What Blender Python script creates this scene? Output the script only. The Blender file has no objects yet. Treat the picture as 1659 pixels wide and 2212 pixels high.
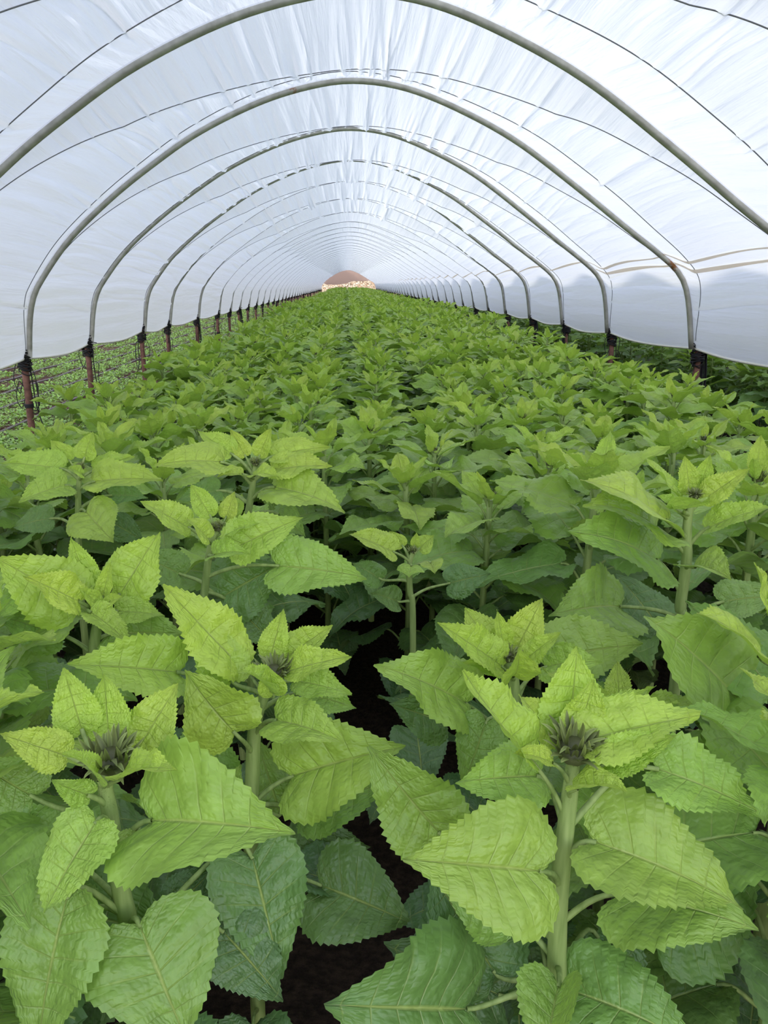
import bpy, math, random
import numpy as np
from mathutils import Vector

R = np.random.default_rng(11)
random.seed(11)
PI = math.pi
COL = bpy.context.scene.collection
sc = bpy.context.scene

# ------------------------------------------------------------------ camera
W_PX, H_PX, F_PX = 1659.0, 2212.0, 1760.0
CX, CY, VPX, VPY = W_PX / 2, H_PX / 2, 750.0, 612.0
HC = 1.55
PITCH = math.atan((CY - VPY) / F_PX)
YAW = math.atan((CX - VPX) / math.hypot(F_PX, CY - VPY))
cam_d = bpy.data.cameras.new('camera')
cam_d.sensor_fit = 'VERTICAL'; cam_d.sensor_height = 24.0; cam_d.lens = F_PX * 24.0 / H_PX
cam_d.clip_start = 0.02; cam_d.clip_end = 400
cam = bpy.data.objects.new('camera', cam_d); COL.objects.link(cam)
cam.location = (0, 0, HC); cam.rotation_euler = (PI / 2 - PITCH, 0, -YAW)
sc.camera = cam


def ray(px, py):
    v = ((px - CX) / F_PX, 1.0, (CY - py) / F_PX)
    c, s = math.cos(PITCH), math.sin(PITCH)
    v = (v[0], c * v[1] + s * v[2], -s * v[1] + c * v[2])
    c, s = math.cos(YAW), math.sin(YAW)
    return np.array([c * v[0] + s * v[1], -s * v[0] + c * v[1], v[2]])


def at(px, py, Y):
    r = ray(px, py)
    return r * (Y / r[1]) + np.array([0, 0, HC])


# ------------------------------------------------------------------ materials
def mat(name):
    m = bpy.data.materials.new(name); m.use_nodes = True
    nt = m.node_tree; nt.nodes.clear()
    return m, nt


def node(nt, typ, **kw):
    n = nt.nodes.new(typ)
    for k, v in kw.items():
        if k == 'inp':
            for i, val in v.items(): n.inputs[i].default_value = val
        else: setattr(n, k, v)
    return n


def math_n(nt, op, a, b=None, c=None, clamp=False):
    n = nt.nodes.new('ShaderNodeMath'); n.operation = op; n.use_clamp = clamp
    for i, x in enumerate((a, b, c)):
        if x is None: continue
        if isinstance(x, (int, float)): n.inputs[i].default_value = x
        else: nt.links.new(x, n.inputs[i])
    return n.outputs[0]


def ramp(nt, fac, stops):
    n = nt.nodes.new('ShaderNodeValToRGB')
    e = n.color_ramp.elements
    while len(e) < len(stops): e.new(0.5)
    for el, (p, c) in zip(e, stops): el.position = p; el.color = (*c, 1)
    nt.links.new(fac, n.inputs[0])
    return n.outputs[0]


def mixc(nt, fac, a, b, mode='MIX'):
    n = nt.nodes.new('ShaderNodeMix'); n.data_type = 'RGBA'; n.blend_type = mode
    for sock, x in ((n.inputs[0], fac), (n.inputs[6], a), (n.inputs[7], b)):
        if isinstance(x, (int, float)): sock.default_value = x
        elif isinstance(x, tuple): sock.default_value = (*x, 1)
        else: nt.links.new(x, sock)
    return n.outputs[2]


def simple(name, col, rough=0.6, metal=0.0, spec=0.5):
    m, nt = mat(name)
    o = node(nt, 'ShaderNodeOutputMaterial'); p = node(nt, 'ShaderNodeBsdfPrincipled')
    p.inputs['Base Color'].default_value = (*col, 1); p.inputs['Roughness'].default_value = rough
    p.inputs['Metallic'].default_value = metal; p.inputs['Specular IOR Level'].default_value = spec
    nt.links.new(p.outputs[0], o.inputs[0])
    return m, nt, p


def make_leaf_mat():
    m, nt = mat('sunflower_leaf'); L = nt.links
    o = node(nt, 'ShaderNodeOutputMaterial')
    uv = node(nt, 'ShaderNodeUVMap'); uv.uv_map = 'UVMap'
    sp = node(nt, 'ShaderNodeSeparateXYZ'); L.new(uv.outputs[0], sp.inputs[0])
    t, s = sp.outputs[0], sp.outputs[1]               # t along margin, s -1..1 across
    age = node(nt, 'ShaderNodeAttribute', attribute_name='age').outputs['Fac']
    rnd = node(nt, 'ShaderNodeAttribute', attribute_name='rnd').outputs['Fac']
    sa = math_n(nt, 'ABSOLUTE', s)
    tt = math_n(nt, 'ADD', t, math_n(nt, 'MULTIPLY', sa, 0.03))
    fr = math_n(nt, 'ABSOLUTE', math_n(nt, 'SUBTRACT', math_n(nt, 'FRACT', math_n(nt, 'MULTIPLY', tt, 7.0)), 0.5))
    # fr is 0 at a lateral vein
    lat = math_n(nt, 'MULTIPLY', math_n(nt, 'SUBTRACT', 1.0, math_n(nt, 'DIVIDE', fr, 0.05), clamp=True),
                 math_n(nt, 'SUBTRACT', 1.0, math_n(nt, 'POWER', sa, 1.2), clamp=True))
    mid = math_n(nt, 'SUBTRACT', 1.0, math_n(nt, 'DIVIDE', sa, 0.04), clamp=True)
    vein = math_n(nt, 'MAXIMUM', mid, math_n(nt, 'MULTIPLY', lat, 0.6))
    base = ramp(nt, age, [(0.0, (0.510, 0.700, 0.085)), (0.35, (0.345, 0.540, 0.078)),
                          (0.7, (0.165, 0.315, 0.060)), (1.0, (0.058, 0.140, 0.042))])  # old lower leaves: ageing green plus understory shade put into the colour
    # uneven green over the blade
    cmb = node(nt, 'ShaderNodeCombineXYZ'); L.new(math_n(nt, 'MULTIPLY', t, 5.0), cmb.inputs[0])
    L.new(math_n(nt, 'MULTIPLY', s, 3.0), cmb.inputs[1]); L.new(math_n(nt, 'MULTIPLY', rnd, 37.0), cmb.inputs[2])
    nz = node(nt, 'ShaderNodeTexNoise'); nz.inputs['Scale'].default_value = 1.2; nz.inputs['Detail'].default_value = 3
    L.new(cmb.outputs[0], nz.inputs['Vector'])
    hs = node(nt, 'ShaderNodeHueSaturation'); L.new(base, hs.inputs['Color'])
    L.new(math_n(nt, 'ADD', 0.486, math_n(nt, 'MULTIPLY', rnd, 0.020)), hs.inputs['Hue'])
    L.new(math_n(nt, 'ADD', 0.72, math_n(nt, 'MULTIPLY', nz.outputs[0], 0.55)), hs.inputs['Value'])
    col = mixc(nt, math_n(nt, 'MULTIPLY', vein, 0.75), hs.outputs[0], (0.46, 0.54, 0.15))
    back = node(nt, 'ShaderNodeNewGeometry').outputs['Backfacing']
    col = mixc(nt, math_n(nt, 'MULTIPLY', back, 0.35), col, (0.30, 0.42, 0.13))
    # small blisters between the veins
    cm2 = node(nt, 'ShaderNodeCombineXYZ'); L.new(math_n(nt, 'MULTIPLY', t, 26.0), cm2.inputs[0])
    L.new(math_n(nt, 'MULTIPLY', s, 11.0), cm2.inputs[1]); L.new(math_n(nt, 'MULTIPLY', rnd, 91.0), cm2.inputs[2])
    vo = node(nt, 'ShaderNodeTexVoronoi', feature='F1'); vo.inputs['Scale'].default_value = 1.0
    L.new(cm2.outputs[0], vo.inputs['Vector'])
    cm3 = node(nt, 'ShaderNodeCombineXYZ'); L.new(math_n(nt, 'MULTIPLY', t, 9.0), cm3.inputs[0])
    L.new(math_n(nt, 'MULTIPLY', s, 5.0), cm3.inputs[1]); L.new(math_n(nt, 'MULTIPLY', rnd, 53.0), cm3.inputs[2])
    n3 = node(nt, 'ShaderNodeTexNoise'); n3.inputs['Scale'].default_value = 1.0; n3.inputs['Detail'].default_value = 2
    L.new(cm3.outputs[0], n3.inputs['Vector'])
    hgt = math_n(nt, 'SUBTRACT', math_n(nt, 'MULTIPLY', vo.outputs['Distance'], -0.5), math_n(nt, 'MULTIPLY', vein, 0.9))
    hgt = math_n(nt, 'ADD', hgt, math_n(nt, 'MULTIPLY', n3.outputs[0], 2.4))
    bp = node(nt, 'ShaderNodeBump'); bp.inputs['Strength'].default_value = 0.7; bp.inputs['Distance'].default_value = 0.004
    L.new(hgt, bp.inputs['Height'])
    p = node(nt, 'ShaderNodeBsdfPrincipled'); L.new(col, p.inputs['Base Color'])
    p.inputs['Roughness'].default_value = 0.42; p.inputs['Specular IOR Level'].default_value = 0.6
    p.inputs['Sheen Weight'].default_value = 0.10; p.inputs['Sheen Roughness'].default_value = 0.45; p.inputs['Sheen Tint'].default_value = (.85, 1, .75, 1)
    L.new(bp.outputs[0], p.inputs['Normal'])
    tr = node(nt, 'ShaderNodeBsdfTranslucent')
    tc = mixc(nt, 0.55, col, (0.38, 0.64, 0.03)); L.new(tc, tr.inputs[0])
    mx = node(nt, 'ShaderNodeMixShader'); L.new(math_n(nt, 'MULTIPLY_ADD', age, -.26, .40), mx.inputs[0])
    L.new(p.outputs[0], mx.inputs[1]); L.new(tr.outputs[0], mx.inputs[2]); L.new(mx.outputs[0], o.inputs[0])
    return m


def make_stem_mat():
    m, nt, p = simple('sunflower_stem', (0.27, 0.36, 0.11), 0.65)
    tx = node(nt, 'ShaderNodeTexCoord'); mp = node(nt, 'ShaderNodeMapping')
    mp.inputs['Scale'].default_value = (60, 60, 6); nt.links.new(tx.outputs['Object'], mp.inputs[0])
    nz = node(nt, 'ShaderNodeTexNoise'); nz.inputs['Scale'].default_value = 1.5; nt.links.new(mp.outputs[0], nz.inputs['Vector'])
    c = ramp(nt, nz.outputs[0], [(0.3, (0.17, 0.25, 0.06)), (0.7, (0.31, 0.40, 0.13))])
    nt.links.new(c, p.inputs['Base Color'])
    return m


def make_film_mat():
    m, nt = mat('polythene_film'); L = nt.links
    o = node(nt, 'ShaderNodeOutputMaterial')
    uv = node(nt, 'ShaderNodeUVMap'); uv.uv_map = 'UVMap'          # metres: arc length, along the tunnel
    h = None
    for sx, sy, amp, det in ((9.0, 0.55, 1.0, 4), (30.0, 2.2, 0.25, 3)):
        mp = node(nt, 'ShaderNodeMapping'); mp.inputs['Scale'].default_value = (sx, sy, 1)
        L.new(uv.outputs[0], mp.inputs[0])
        nz = node(nt, 'ShaderNodeTexNoise'); nz.inputs['Scale'].default_value = 1.0; nz.inputs['Detail'].default_value = det
        nz.inputs['Distortion'].default_value = 0.4
        L.new(mp.outputs[0], nz.inputs['Vector'])
        x = math_n(nt, 'MULTIPLY', nz.outputs[0], amp)
        h = x if h is None else math_n(nt, 'ADD', h, x)
    bp = node(nt, 'ShaderNodeBump'); bp.inputs['Strength'].default_value = 0.85; bp.inputs['Distance'].default_value = 0.035
    L.new(h, bp.inputs['Height'])
    d = node(nt, 'ShaderNodeBsdfDiffuse', inp={0: (0.90, 0.893, 0.90, 1)}); L.new(bp.outputs[0], d.inputs['Normal'])
    t = node(nt, 'ShaderNodeBsdfTranslucent', inp={0: (0.905, 0.902, 0.898, 1)}); L.new(bp.outputs[0], t.inputs['Normal'])
    mx = node(nt, 'ShaderNodeMixShader'); mx.inputs[0].default_value = 0.54
    L.new(d.outputs[0], mx.inputs[1]); L.new(t.outputs[0], mx.inputs[2])
    g = node(nt, 'ShaderNodeBsdfGlossy', inp={0: (0.9, 0.92, 0.95, 1)}); g.inputs['Roughness'].default_value = 0.32
    L.new(bp.outputs[0], g.inputs['Normal'])
    m2 = node(nt, 'ShaderNodeMixShader'); m2.inputs[0].default_value = 0.09
    L.new(mx.outputs[0], m2.inputs[1]); L.new(g.outputs[0], m2.inputs[2]); L.new(m2.outputs[0], o.inputs[0])
    return m


def make_soil_mat():
    m, nt, p = simple('soil', (0.15, 0.08, 0.055), 0.95, spec=0.15)
    tx = node(nt, 'ShaderNodeTexCoord')
    n1 = node(nt, 'ShaderNodeTexNoise'); n1.inputs['Scale'].default_value = 1.3; n1.inputs['Detail'].default_value = 8
    n2 = node(nt, 'ShaderNodeTexNoise'); n2.inputs['Scale'].default_value = 38; n2.inputs['Detail'].default_value = 6
    for n in (n1, n2): nt.links.new(tx.outputs['Object'], n.inputs['Vector'])
    c1 = ramp(nt, n1.outputs[0], [(0.35, (0.10, 0.05, 0.036)), (0.65, (0.21, 0.115, 0.08))])
    c2 = ramp(nt, n2.outputs[0], [(0.4, (0.45, 0.42, 0.4)), (0.62, (1.0, 0.95, 0.9))])
    dry = mixc(nt, 1.0, c1, c2, 'MULTIPLY')
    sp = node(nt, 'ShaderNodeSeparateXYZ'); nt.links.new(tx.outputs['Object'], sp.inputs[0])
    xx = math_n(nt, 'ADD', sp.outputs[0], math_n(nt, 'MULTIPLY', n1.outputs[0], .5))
    bed_shade = math_n(nt, 'MULTIPLY_ADD', xx, 2.5, 5.2, clamp=True)          # shade under the crop put into the soil colour, beds rightwards
    nt.links.new(mixc(nt, bed_shade, dry, mixc(nt, 1.0, c2, (.028, .019, .013), 'MULTIPLY')), p.inputs['Base Color'])
    bp = node(nt, 'ShaderNodeBump'); bp.inputs['Strength'].default_value = 1.0; bp.inputs['Distance'].default_value = 0.03
    nt.links.new(n2.outputs[0], bp.inputs['Height']); nt.links.new(bp.outputs[0], p.inputs['Normal'])
    return m


def make_pipe_mat():
    m, nt, p = simple('galvanised_pipe', (0.42, 0.41, 0.36), 0.42, 0.35)
    tx = node(nt, 'ShaderNodeTexCoord')
    n1 = node(nt, 'ShaderNodeTexNoise'); n1.inputs['Scale'].default_value = 1.7; n1.inputs['Detail'].default_value = 7
    n1.inputs['Roughness'].default_value = 0.65
    n2 = node(nt, 'ShaderNodeTexNoise'); n2.inputs['Scale'].default_value = 14; n2.inputs['Detail'].default_value = 4
    for n in (n1, n2): nt.links.new(tx.outputs['Object'], n.inputs['Vector'])
    c = ramp(nt, n2.outputs[0], [(0.3, (0.34, 0.33, 0.28)), (0.7, (0.50, 0.49, 0.43))])
    rust = ramp(nt, n1.outputs[0], [(0.65, (0, 0, 0)), (0.69, (1, 1, 1))])
    nt.links.new(mixc(nt, rust, c, (0.26, 0.11, 0.035)), p.inputs['Base Color'])
    return m


def make_rust_mat():
    m, nt, p = simple('rusted_steel', (0.16, 0.07, 0.05), 0.8)
    tx = node(nt, 'ShaderNodeTexCoord'); n1 = node(nt, 'ShaderNodeTexNoise')
    n1.inputs['Scale'].default_value = 22; n1.inputs['Detail'].default_value = 6
    nt.links.new(tx.outputs['Object'], n1.inputs['Vector'])
    nt.links.new(ramp(nt, n1.outputs[0], [(0.35, (0.10, 0.042, 0.030)), (0.68, (0.21, 0.095, 0.065))]), p.inputs['Base Color'])
    return m


def make_bank_mat():
    m, nt, p = simple('stacked_stone', (0.6, 0.45, 0.3), 0.9)
    tx = node(nt, 'ShaderNodeTexCoord'); mp = node(nt, 'ShaderNodeMapping'); mp.inputs['Scale'].default_value = (3.2, 3.2, 5.5)
    nt.links.new(tx.outputs['Object'], mp.inputs[0])
    vo = node(nt, 'ShaderNodeTexVoronoi'); vo.inputs['Scale'].default_value = 1.0; nt.links.new(mp.outputs[0], vo.inputs['Vector'])
    ve = node(nt, 'ShaderNodeTexVoronoi', feature='DISTANCE_TO_EDGE'); ve.inputs['Scale'].default_value = 1.0; nt.links.new(mp.outputs[0], ve.inputs['Vector'])
    sp = node(nt, 'ShaderNodeSeparateXYZ'); nt.links.new(vo.outputs['Color'], sp.inputs[0])
    c = ramp(nt, sp.outputs[0], [(0.0, (0.52, 0.33, 0.18)), (0.5, (0.72, 0.52, 0.33)), (1.0, (0.82, 0.66, 0.46))])
    e = ramp(nt, ve.outputs[0], [(0.02, (0.12, 0.07, 0.04)), (0.10, (1, 1, 1))])
    nt.links.new(mixc(nt, 1.0, c, e, 'MULTIPLY'), p.inputs['Base Color'])
    return m


def make_bud_mat():
    m, nt, p = simple('bud_bract', (0.08, 0.12, 0.04), 0.6)
    age = node(nt, 'ShaderNodeAttribute', attribute_name='age').outputs['Fac']
    c = ramp(nt, age, [(0.0, (0.050, 0.050, 0.020)), (0.5, (0.155, 0.200, 0.048)), (1.0, (0.34, 0.42, 0.12))])
    nt.links.new(c, p.inputs['Base Color'])
    return m


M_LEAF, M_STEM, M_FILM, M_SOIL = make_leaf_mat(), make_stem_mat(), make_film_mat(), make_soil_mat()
M_PIPE, M_RUST, M_BANK, M_BUD = make_pipe_mat(), make_rust_mat(), make_bank_mat(), make_bud_mat()
M_ROPE = simple('black_twine', (0.012, 0.011, 0.012), 0.75)[0]
M_CORD = simple('grey_lashing_cord', (0.20, 0.205, 0.22), 0.7)[0]


def thin(name, col, tr, k=.5):
    m, nt = mat(name); o = node(nt, 'ShaderNodeOutputMaterial')
    d = node(nt, 'ShaderNodeBsdfDiffuse', inp={0: (*col, 1)}); t = node(nt, 'ShaderNodeBsdfTranslucent', inp={0: (*tr, 1)})
    x = node(nt, 'ShaderNodeMixShader', inp={0: k}); nt.links.new(d.outputs[0], x.inputs[1]); nt.links.new(t.outputs[0], x.inputs[2])
    nt.links.new(x.outputs[0], o.inputs[0]); return m


M_TAPE = thin('tan_tape', (0.75, 0.63, 0.48), (.9, .8, .66), .55)
M_DRIP = simple('dusty_drip_hose', (0.17, 0.135, 0.115), 0.7)[0]
M_CLOTH = thin('brown_gable_cloth', (.66, .47, .38), (.72, .5, .4), .5)
M_HEM = simple('cream_hem', (0.80, 0.77, 0.66), 0.5)[0]


# ------------------------------------------------------------------ mesh helpers
class MB:
    """Collects geometry for ONE mesh object."""
    def __init__(s): s.v = []; s.f = []; s.uv = []; s.age = []; s.rnd = []; s.mi = []; s.n = 0

    def add(s, v, f, uv=None, age=0.0, rnd=0.0, mi=0):
        v = np.asarray(v, float); n = len(v)
        s.v.append(v); s.uv.append(np.zeros((n, 2)) if uv is None else uv)
        s.age.append(np.broadcast_to(age, n)); s.rnd.append(np.full(n, rnd))
        f = np.asarray(f); s.f.append(f + s.n); s.mi.append(np.full(len(f), mi)); s.n += n

    def merge(s, o, M=None, off=(0, 0, 0), dage=0.0, rnd=None):
        for v, f, uv, a, r, mi in zip(o.v, o.f, o.uv, o.age, o.rnd, o.mi):
            pass
        v = np.concatenate(o.v)
        if M is not None: v = v @ M.T
        s.v.append(v + np.asarray(off)); s.uv.append(np.concatenate(o.uv))
        s.age.append(np.clip(np.concatenate(o.age) + dage, 0, 1))
        rr = np.concatenate(o.rnd); s.rnd.append(rr if rnd is None else (rr + rnd) % 1.0)
        s.f.append(np.concatenate(o.f) + s.n); s.mi.append(np.concatenate(o.mi)); s.n += len(v)

    def mesh(s, name, mats, attrs=True, smooth=True):
        v = np.concatenate(s.v); f = np.concatenate(s.f); mi = np.concatenate(s.mi)
        me = bpy.data.meshes.new(name)
        nf = len(f)
        tri = f[:, 3] < 0 if f.shape[1] == 4 else np.zeros(nf, bool)
        me.vertices.add(len(v)); me.vertices.foreach_set('co', v.astype(np.float32).ravel())
        k = f.shape[1]
        me.loops.add(nf * k); me.loops.foreach_set('vertex_index', f.astype(np.int32).ravel())
        me.polygons.add(nf)
        me.polygons.foreach_set('loop_start', np.arange(0, nf * k, k, dtype=np.int32))
        me.polygons.foreach_set('material_index', mi.astype(np.int32))
        me.polygons.foreach_set('use_smooth', np.full(nf, smooth))
        for m in (mats if isinstance(mats, (list, tuple)) else [mats]): me.materials.append(m)
        if attrs:
            uv = np.concatenate(s.uv)[f.ravel()]
            l = me.uv_layers.new(name='UVMap'); l.data.foreach_set('uv', uv.astype(np.float32).ravel())
            a = me.attributes.new('age', 'FLOAT', 'POINT'); a.data.foreach_set('value', np.concatenate(s.age).astype(np.float32))
            a = me.attributes.new('rnd', 'FLOAT', 'POINT'); a.data.foreach_set('value', np.concatenate(s.rnd).astype(np.float32))
        me.update(); me.validate()
        return me

    def obj(s, name, mats, parent=None, attrs=False):
        o = bpy.data.objects.new(name, s.mesh(name, mats, attrs)); COL.objects.link(o)
        if parent is not None: o.parent = parent
        return o


def grid_faces(nr, nc, wrap=False):
    i = np.arange(nr - 1)[:, None]; j = np.arange(nc if wrap else nc - 1)[None, :]
    j2 = (j + 1) % nc
    a = i * nc + j; b = i * nc + j2; c = (i + 1) * nc + j2; d = (i + 1) * nc + j
    return np.stack([np.broadcast_to(x, np.broadcast_shapes(a.shape)) for x in (a, b, c, d)], -1).reshape(-1, 4)


def catmull(pts, n):
    p = np.asarray(pts, float); m = len(p)
    q = np.vstack([2 * p[0] - p[1], p, 2 * p[-1] - p[-2]])
    t = np.linspace(0, m - 1, n); i = np.minimum(t.astype(int), m - 2); u = (t - i)[:, None]
    a, b, c, d = q[i], q[i + 1], q[i + 2], q[i + 3]
    return 0.5 * (2 * b + (c - a) * u + (2 * a - 5 * b + 4 * c - d) * u ** 2 + (3 * b - a - 3 * c + d) * u ** 3)


def tube(path, r, sides=8, closed=False, cap=True):
    p = np.asarray(path, float); n = len(p); r = np.broadcast_to(r, n).astype(float)
    if closed: t = np.roll(p, -1, 0) - np.roll(p, 1, 0)
    else: t = np.gradient(p, axis=0)
    t /= np.linalg.norm(t, axis=1)[:, None] + 1e-12
    ref = np.array([0, 0, 1.0]) if abs(t[0, 2]) < 0.9 else np.array([1.0, 0, 0])
    u = np.cross(t[0], ref); u /= np.linalg.norm(u)
    us = []
    for k in range(n):
        u = u - t[k] * (u @ t[k]); u /= np.linalg.norm(u) + 1e-12; us.append(u)
    us = np.array(us); w = np.cross(t, us)
    a = np.arange(sides) * 2 * PI / sides
    v = p[:, None] + r[:, None, None] * (np.cos(a)[None, :, None] * us[:, None] + np.sin(a)[None, :, None] * w[:, None])
    v = v.reshape(-1, 3)
    f = grid_faces(n, sides, True)
    if closed:
        j = np.arange(sides); j2 = (j + 1) % sides; o = (n - 1) * sides
        f = np.vstack([f, np.stack([o + j, o + j2, j2, j], -1)])
    elif cap:
        for k0, c in ((0, p[0]), ((n - 1) * sides, p[-1])):
            v = np.vstack([v, c]); ci = len(v) - 1
            j = np.arange(0, sides, 2)
            f = np.vstack([f, np.stack([k0 + j, k0 + (j + 1) % sides, k0 + (j + 2) % sides, np.full(len(j), ci)], -1)])
    return v, f


def tag(o, label, cat, group=None, kind=None):
    o['label'] = label; o['category'] = cat
    if group: o['group'] = group
    if kind: o['kind'] = kind
    return o


def empty(name, loc=(0, 0, 0)):
    o = bpy.data.objects.new(name, None); COL.objects.link(o); o.location = loc
    o.empty_display_size = 0.05
    return o


def copy_tree(root):
    c = root.copy(); COL.objects.link(c)
    for ch in root.children:
        d = ch.copy(); COL.objects.link(d); d.parent = c
        for g in ch.children:
            e = g.copy(); COL.objects.link(e); e.parent = d
    return c


ORD = ['first', 'second', 'third', 'fourth', 'fifth', 'sixth', 'seventh', 'eighth', 'ninth', 'tenth', 'eleventh', 'twelfth',
       'thirteenth', 'fourteenth', 'fifteenth', 'sixteenth', 'seventeenth', 'eighteenth', 'nineteenth', 'twentieth']
ORD += ['twenty-' + o for o in ORD[:9]] + ['thirtieth'] + ['thirty-' + o for o in ORD[:9]] + ['fortieth'] + ['forty-' + o for o in ORD[:9]] + ['fiftieth']


# ------------------------------------------------------------------ sunflower leaves
O_CORD = catmull([(0, 0), (.10, -.085), (.24, -.10), (.36, -.02), (.42, .13), (.405, .31), (.325, .50), (.205, .70), (.075, .88), (0, 1)], 400)
O_LANC = catmull([(0, 0), (.05, .015), (.115, .07), (.19, .19), (.225, .33), (.205, .52), (.145, .72), (.06, .90), (0, 1)], 400)


def outline(c, width):
    o = O_CORD * c + O_LANC * (1 - c)
    o = o * np.array([width, 1.0])
    d = np.r_[0, np.cumsum(np.hypot(*np.diff(o, axis=0).T))]
    return o, d / d[-1]


COLS = {'hi': [0, .07, .22, .42, .64, .85, 1], 'mid': [0, .16, .42, .72, 1], 'low': [0, .55, 1], 'tiny': [0, 1]}
TEETH = {'hi': 23, 'mid': 14, 'low': 0, 'tiny': 0}
ROWS = {'low': 7, 'tiny': 4}


def leaf_local(lod, c=1.0, width=1.0, fold=0.25, bend=0.5, wave=0.03, quilt=0.014, twist=0.0, rng=R, curl=0.0):
    """Blade from the petiole at the origin along +Y, upper side +Z, length about 1."""
    nt = TEETH[lod]
    nr = 2 * nt + 1 if nt else ROWS[lod]
    t = np.linspace(0, 1, nr)
    o, d = outline(c, width)
    tq = t.copy()
    if nt: tq[1::2] += 0.36 * (t[1] - t[0])
    B = np.stack([np.interp(tq, d, o[:, 0]), np.interp(tq, d, o[:, 1])], -1)
    if nt:
        g = np.gradient(B, axis=0); g /= np.linalg.norm(g, axis=1)[:, None] + 1e-9
        nrm = np.stack([-g[:, 1], g[:, 0]], -1); nrm[nrm[:, 0] < -0.2] *= 1
        out = np.stack([g[:, 1], -g[:, 0]], -1)
        hgt = 0.019 * np.sin(PI * np.clip(t, 0, 1)) ** 0.5 * np.clip(1 + 0.45 * rng.standard_normal(nr), .2, 2)
        hgt[0::2] *= -0.25
        B = B + out * hgt[:, None]; B[0] = (0, 0); B[-1] = (0, 1)
    s = np.array(COLS[lod]); ns = len(s)
    mid = t ** 1.3
    ph = rng.uniform(0, 6.28, 4); fq = rng.uniform(1.6, 3.0, 2)
    sides = []
    for k, sg in enumerate((-1, 1)):
        Bx = B.copy()
        if nt:
            Bx[1:-1] *= (1 + 0.03 * np.sin(5 * t[1:-1] + ph[k + 2]))[:, None]
        x = Bx[:, 0:1] * s[None]
        y = mid[:, None] + (Bx[:, 1:2] - mid[:, None]) * s[None] - 0.10 * (s * (1 - s))[None] * (Bx[:, 0:1]) * 1.2
        z = math.tan(fold) * np.sqrt(x ** 2 + 0.0009) - 0.03 * math.tan(fold)
        z = z - curl * np.maximum(0, np.abs(x) - 0.12) ** 2 * 4.0
        z = z + wave * (s ** 2)[None] * np.sin(2 * PI * fq[k] * t[:, None] + ph[k]) * np.sin(PI * t)[:, None] ** 0.5
        if nt: z = z + quilt * (4 * s * (1 - s))[None] * (np.cos(2 * PI * (7 * (t[:, None] + 0.03 * s[None]))) * 1.0) * np.sin(PI * t)[:, None] ** 0.6
        lp = rng.uniform(0, 6.28, 4); z = z + .028 * np.sin(4.5 * x / .4 * sg + 5.2 * y + lp[0]) * np.sin(6.1 * y + lp[1]) * np.minimum(1, s / .3)[None]
        sides.append(np.stack([sg * x, y, z], -1))
    P = np.concatenate([sides[0][:, :0:-1], sides[1]], 1)      # nr, 2ns-1, 3
    S = np.r_[-s[:0:-1], s]
    a = twist * P[..., 1]
    x, z = P[..., 0] * np.cos(a) - P[..., 2] * np.sin(a), P[..., 0] * np.sin(a) + P[..., 2] * np.cos(a)
    y = P[..., 1]
    if abs(bend) > 1e-4:
        th = bend * np.clip(y, -.2, 1.05) ** 1 * (0.6 + 0.4 * np.clip(y, 0, 1))
        cy = np.linspace(-.2, 1.05, 126); cth = bend * cy * (0.6 + 0.4 * np.clip(cy, 0, 1))
        Y0 = np.r_[0, np.cumsum(np.cos(cth)[:-1] * 0.01)]; Z0 = np.r_[0, np.cumsum(-np.sin(cth)[:-1] * 0.01)]
        Y0 -= np.interp(0, cy, Y0); Z0 -= np.interp(0, cy, Z0)
        yy = np.interp(y, cy, Y0) + np.sin(th) * z; zz = np.interp(y, cy, Z0) + np.cos(th) * z
        y, z = yy, zz
    P = np.stack([x, y, z], -1)
    nc = 2 * ns - 1
    uv = np.stack([np.broadcast_to(t[:, None], (nr, nc)), np.broadcast_to(S[None], (nr, nc))], -1)
    tip = P[-1, ns - 1]
    return P.reshape(-1, 3), grid_faces(nr, nc), uv.reshape(-1, 2), tip


def unit(v): v = np.asarray(v, float); return v / (np.linalg.norm(v) + 1e-12)


def place_leaf(P, tip, p0, p1, hint):
    """Lay a local blade with its base at p0 and its tip at p1, upper side towards hint."""
    L = np.linalg.norm(np.asarray(p1) - p0); k = L / np.linalg.norm(tip)
    yl = unit(tip); xl = unit(np.cross(yl, (0, 0, 1))); zl = np.cross(xl, yl)
    yw = unit(np.asarray(p1) - p0); xw = np.cross(yw, unit(hint))
    xw = unit(xw); zw = np.cross(xw, yw)
    A = np.stack([xl, yl, zl], 1); Bm = np.stack([xw, yw, zw], 1)
    return (P @ A) @ Bm.T * k + p0, Bm @ A.T @ np.array([0, 1.0, 0])


def petiole_path(S, p0, dend, out, n=7):
    L = np.linalg.norm(np.asarray(p0) - S)
    a, b = np.asarray(S, float), np.asarray(p0, float)
    c1 = a + unit(out) * L * .4; c2 = b - unit(dend) * L * .35
    t = np.linspace(0, 1, n)[:, None]
    return (1 - t) ** 3 * a + 3 * (1 - t) ** 2 * t * c1 + 3 * (1 - t) * t ** 2 * c2 + t ** 3 * b


def hair(mb, path, r, rng, n):
    path = np.asarray(path)
    V = []; F = []
    for k in range(n):
        i = rng.uniform(0, len(path) - 1.001); j = int(i); p = path[j] + (path[j + 1] - path[j]) * (i - j)
        a = rng.uniform(0, 2 * PI); d = np.array([math.cos(a), math.sin(a), rng.uniform(-.2, .5)])
        q = p + d * r * .95; w = np.array([-d[1], d[0], 0]) * .00025; e = q + d * rng.uniform(.0025, .005)
        b = len(V); V += [q - w, q + w, e + w * .3, e - w * .3]; F.append((b, b + 1, b + 2, b + 3))
    mb.add(V, F, age=1.0)


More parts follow.
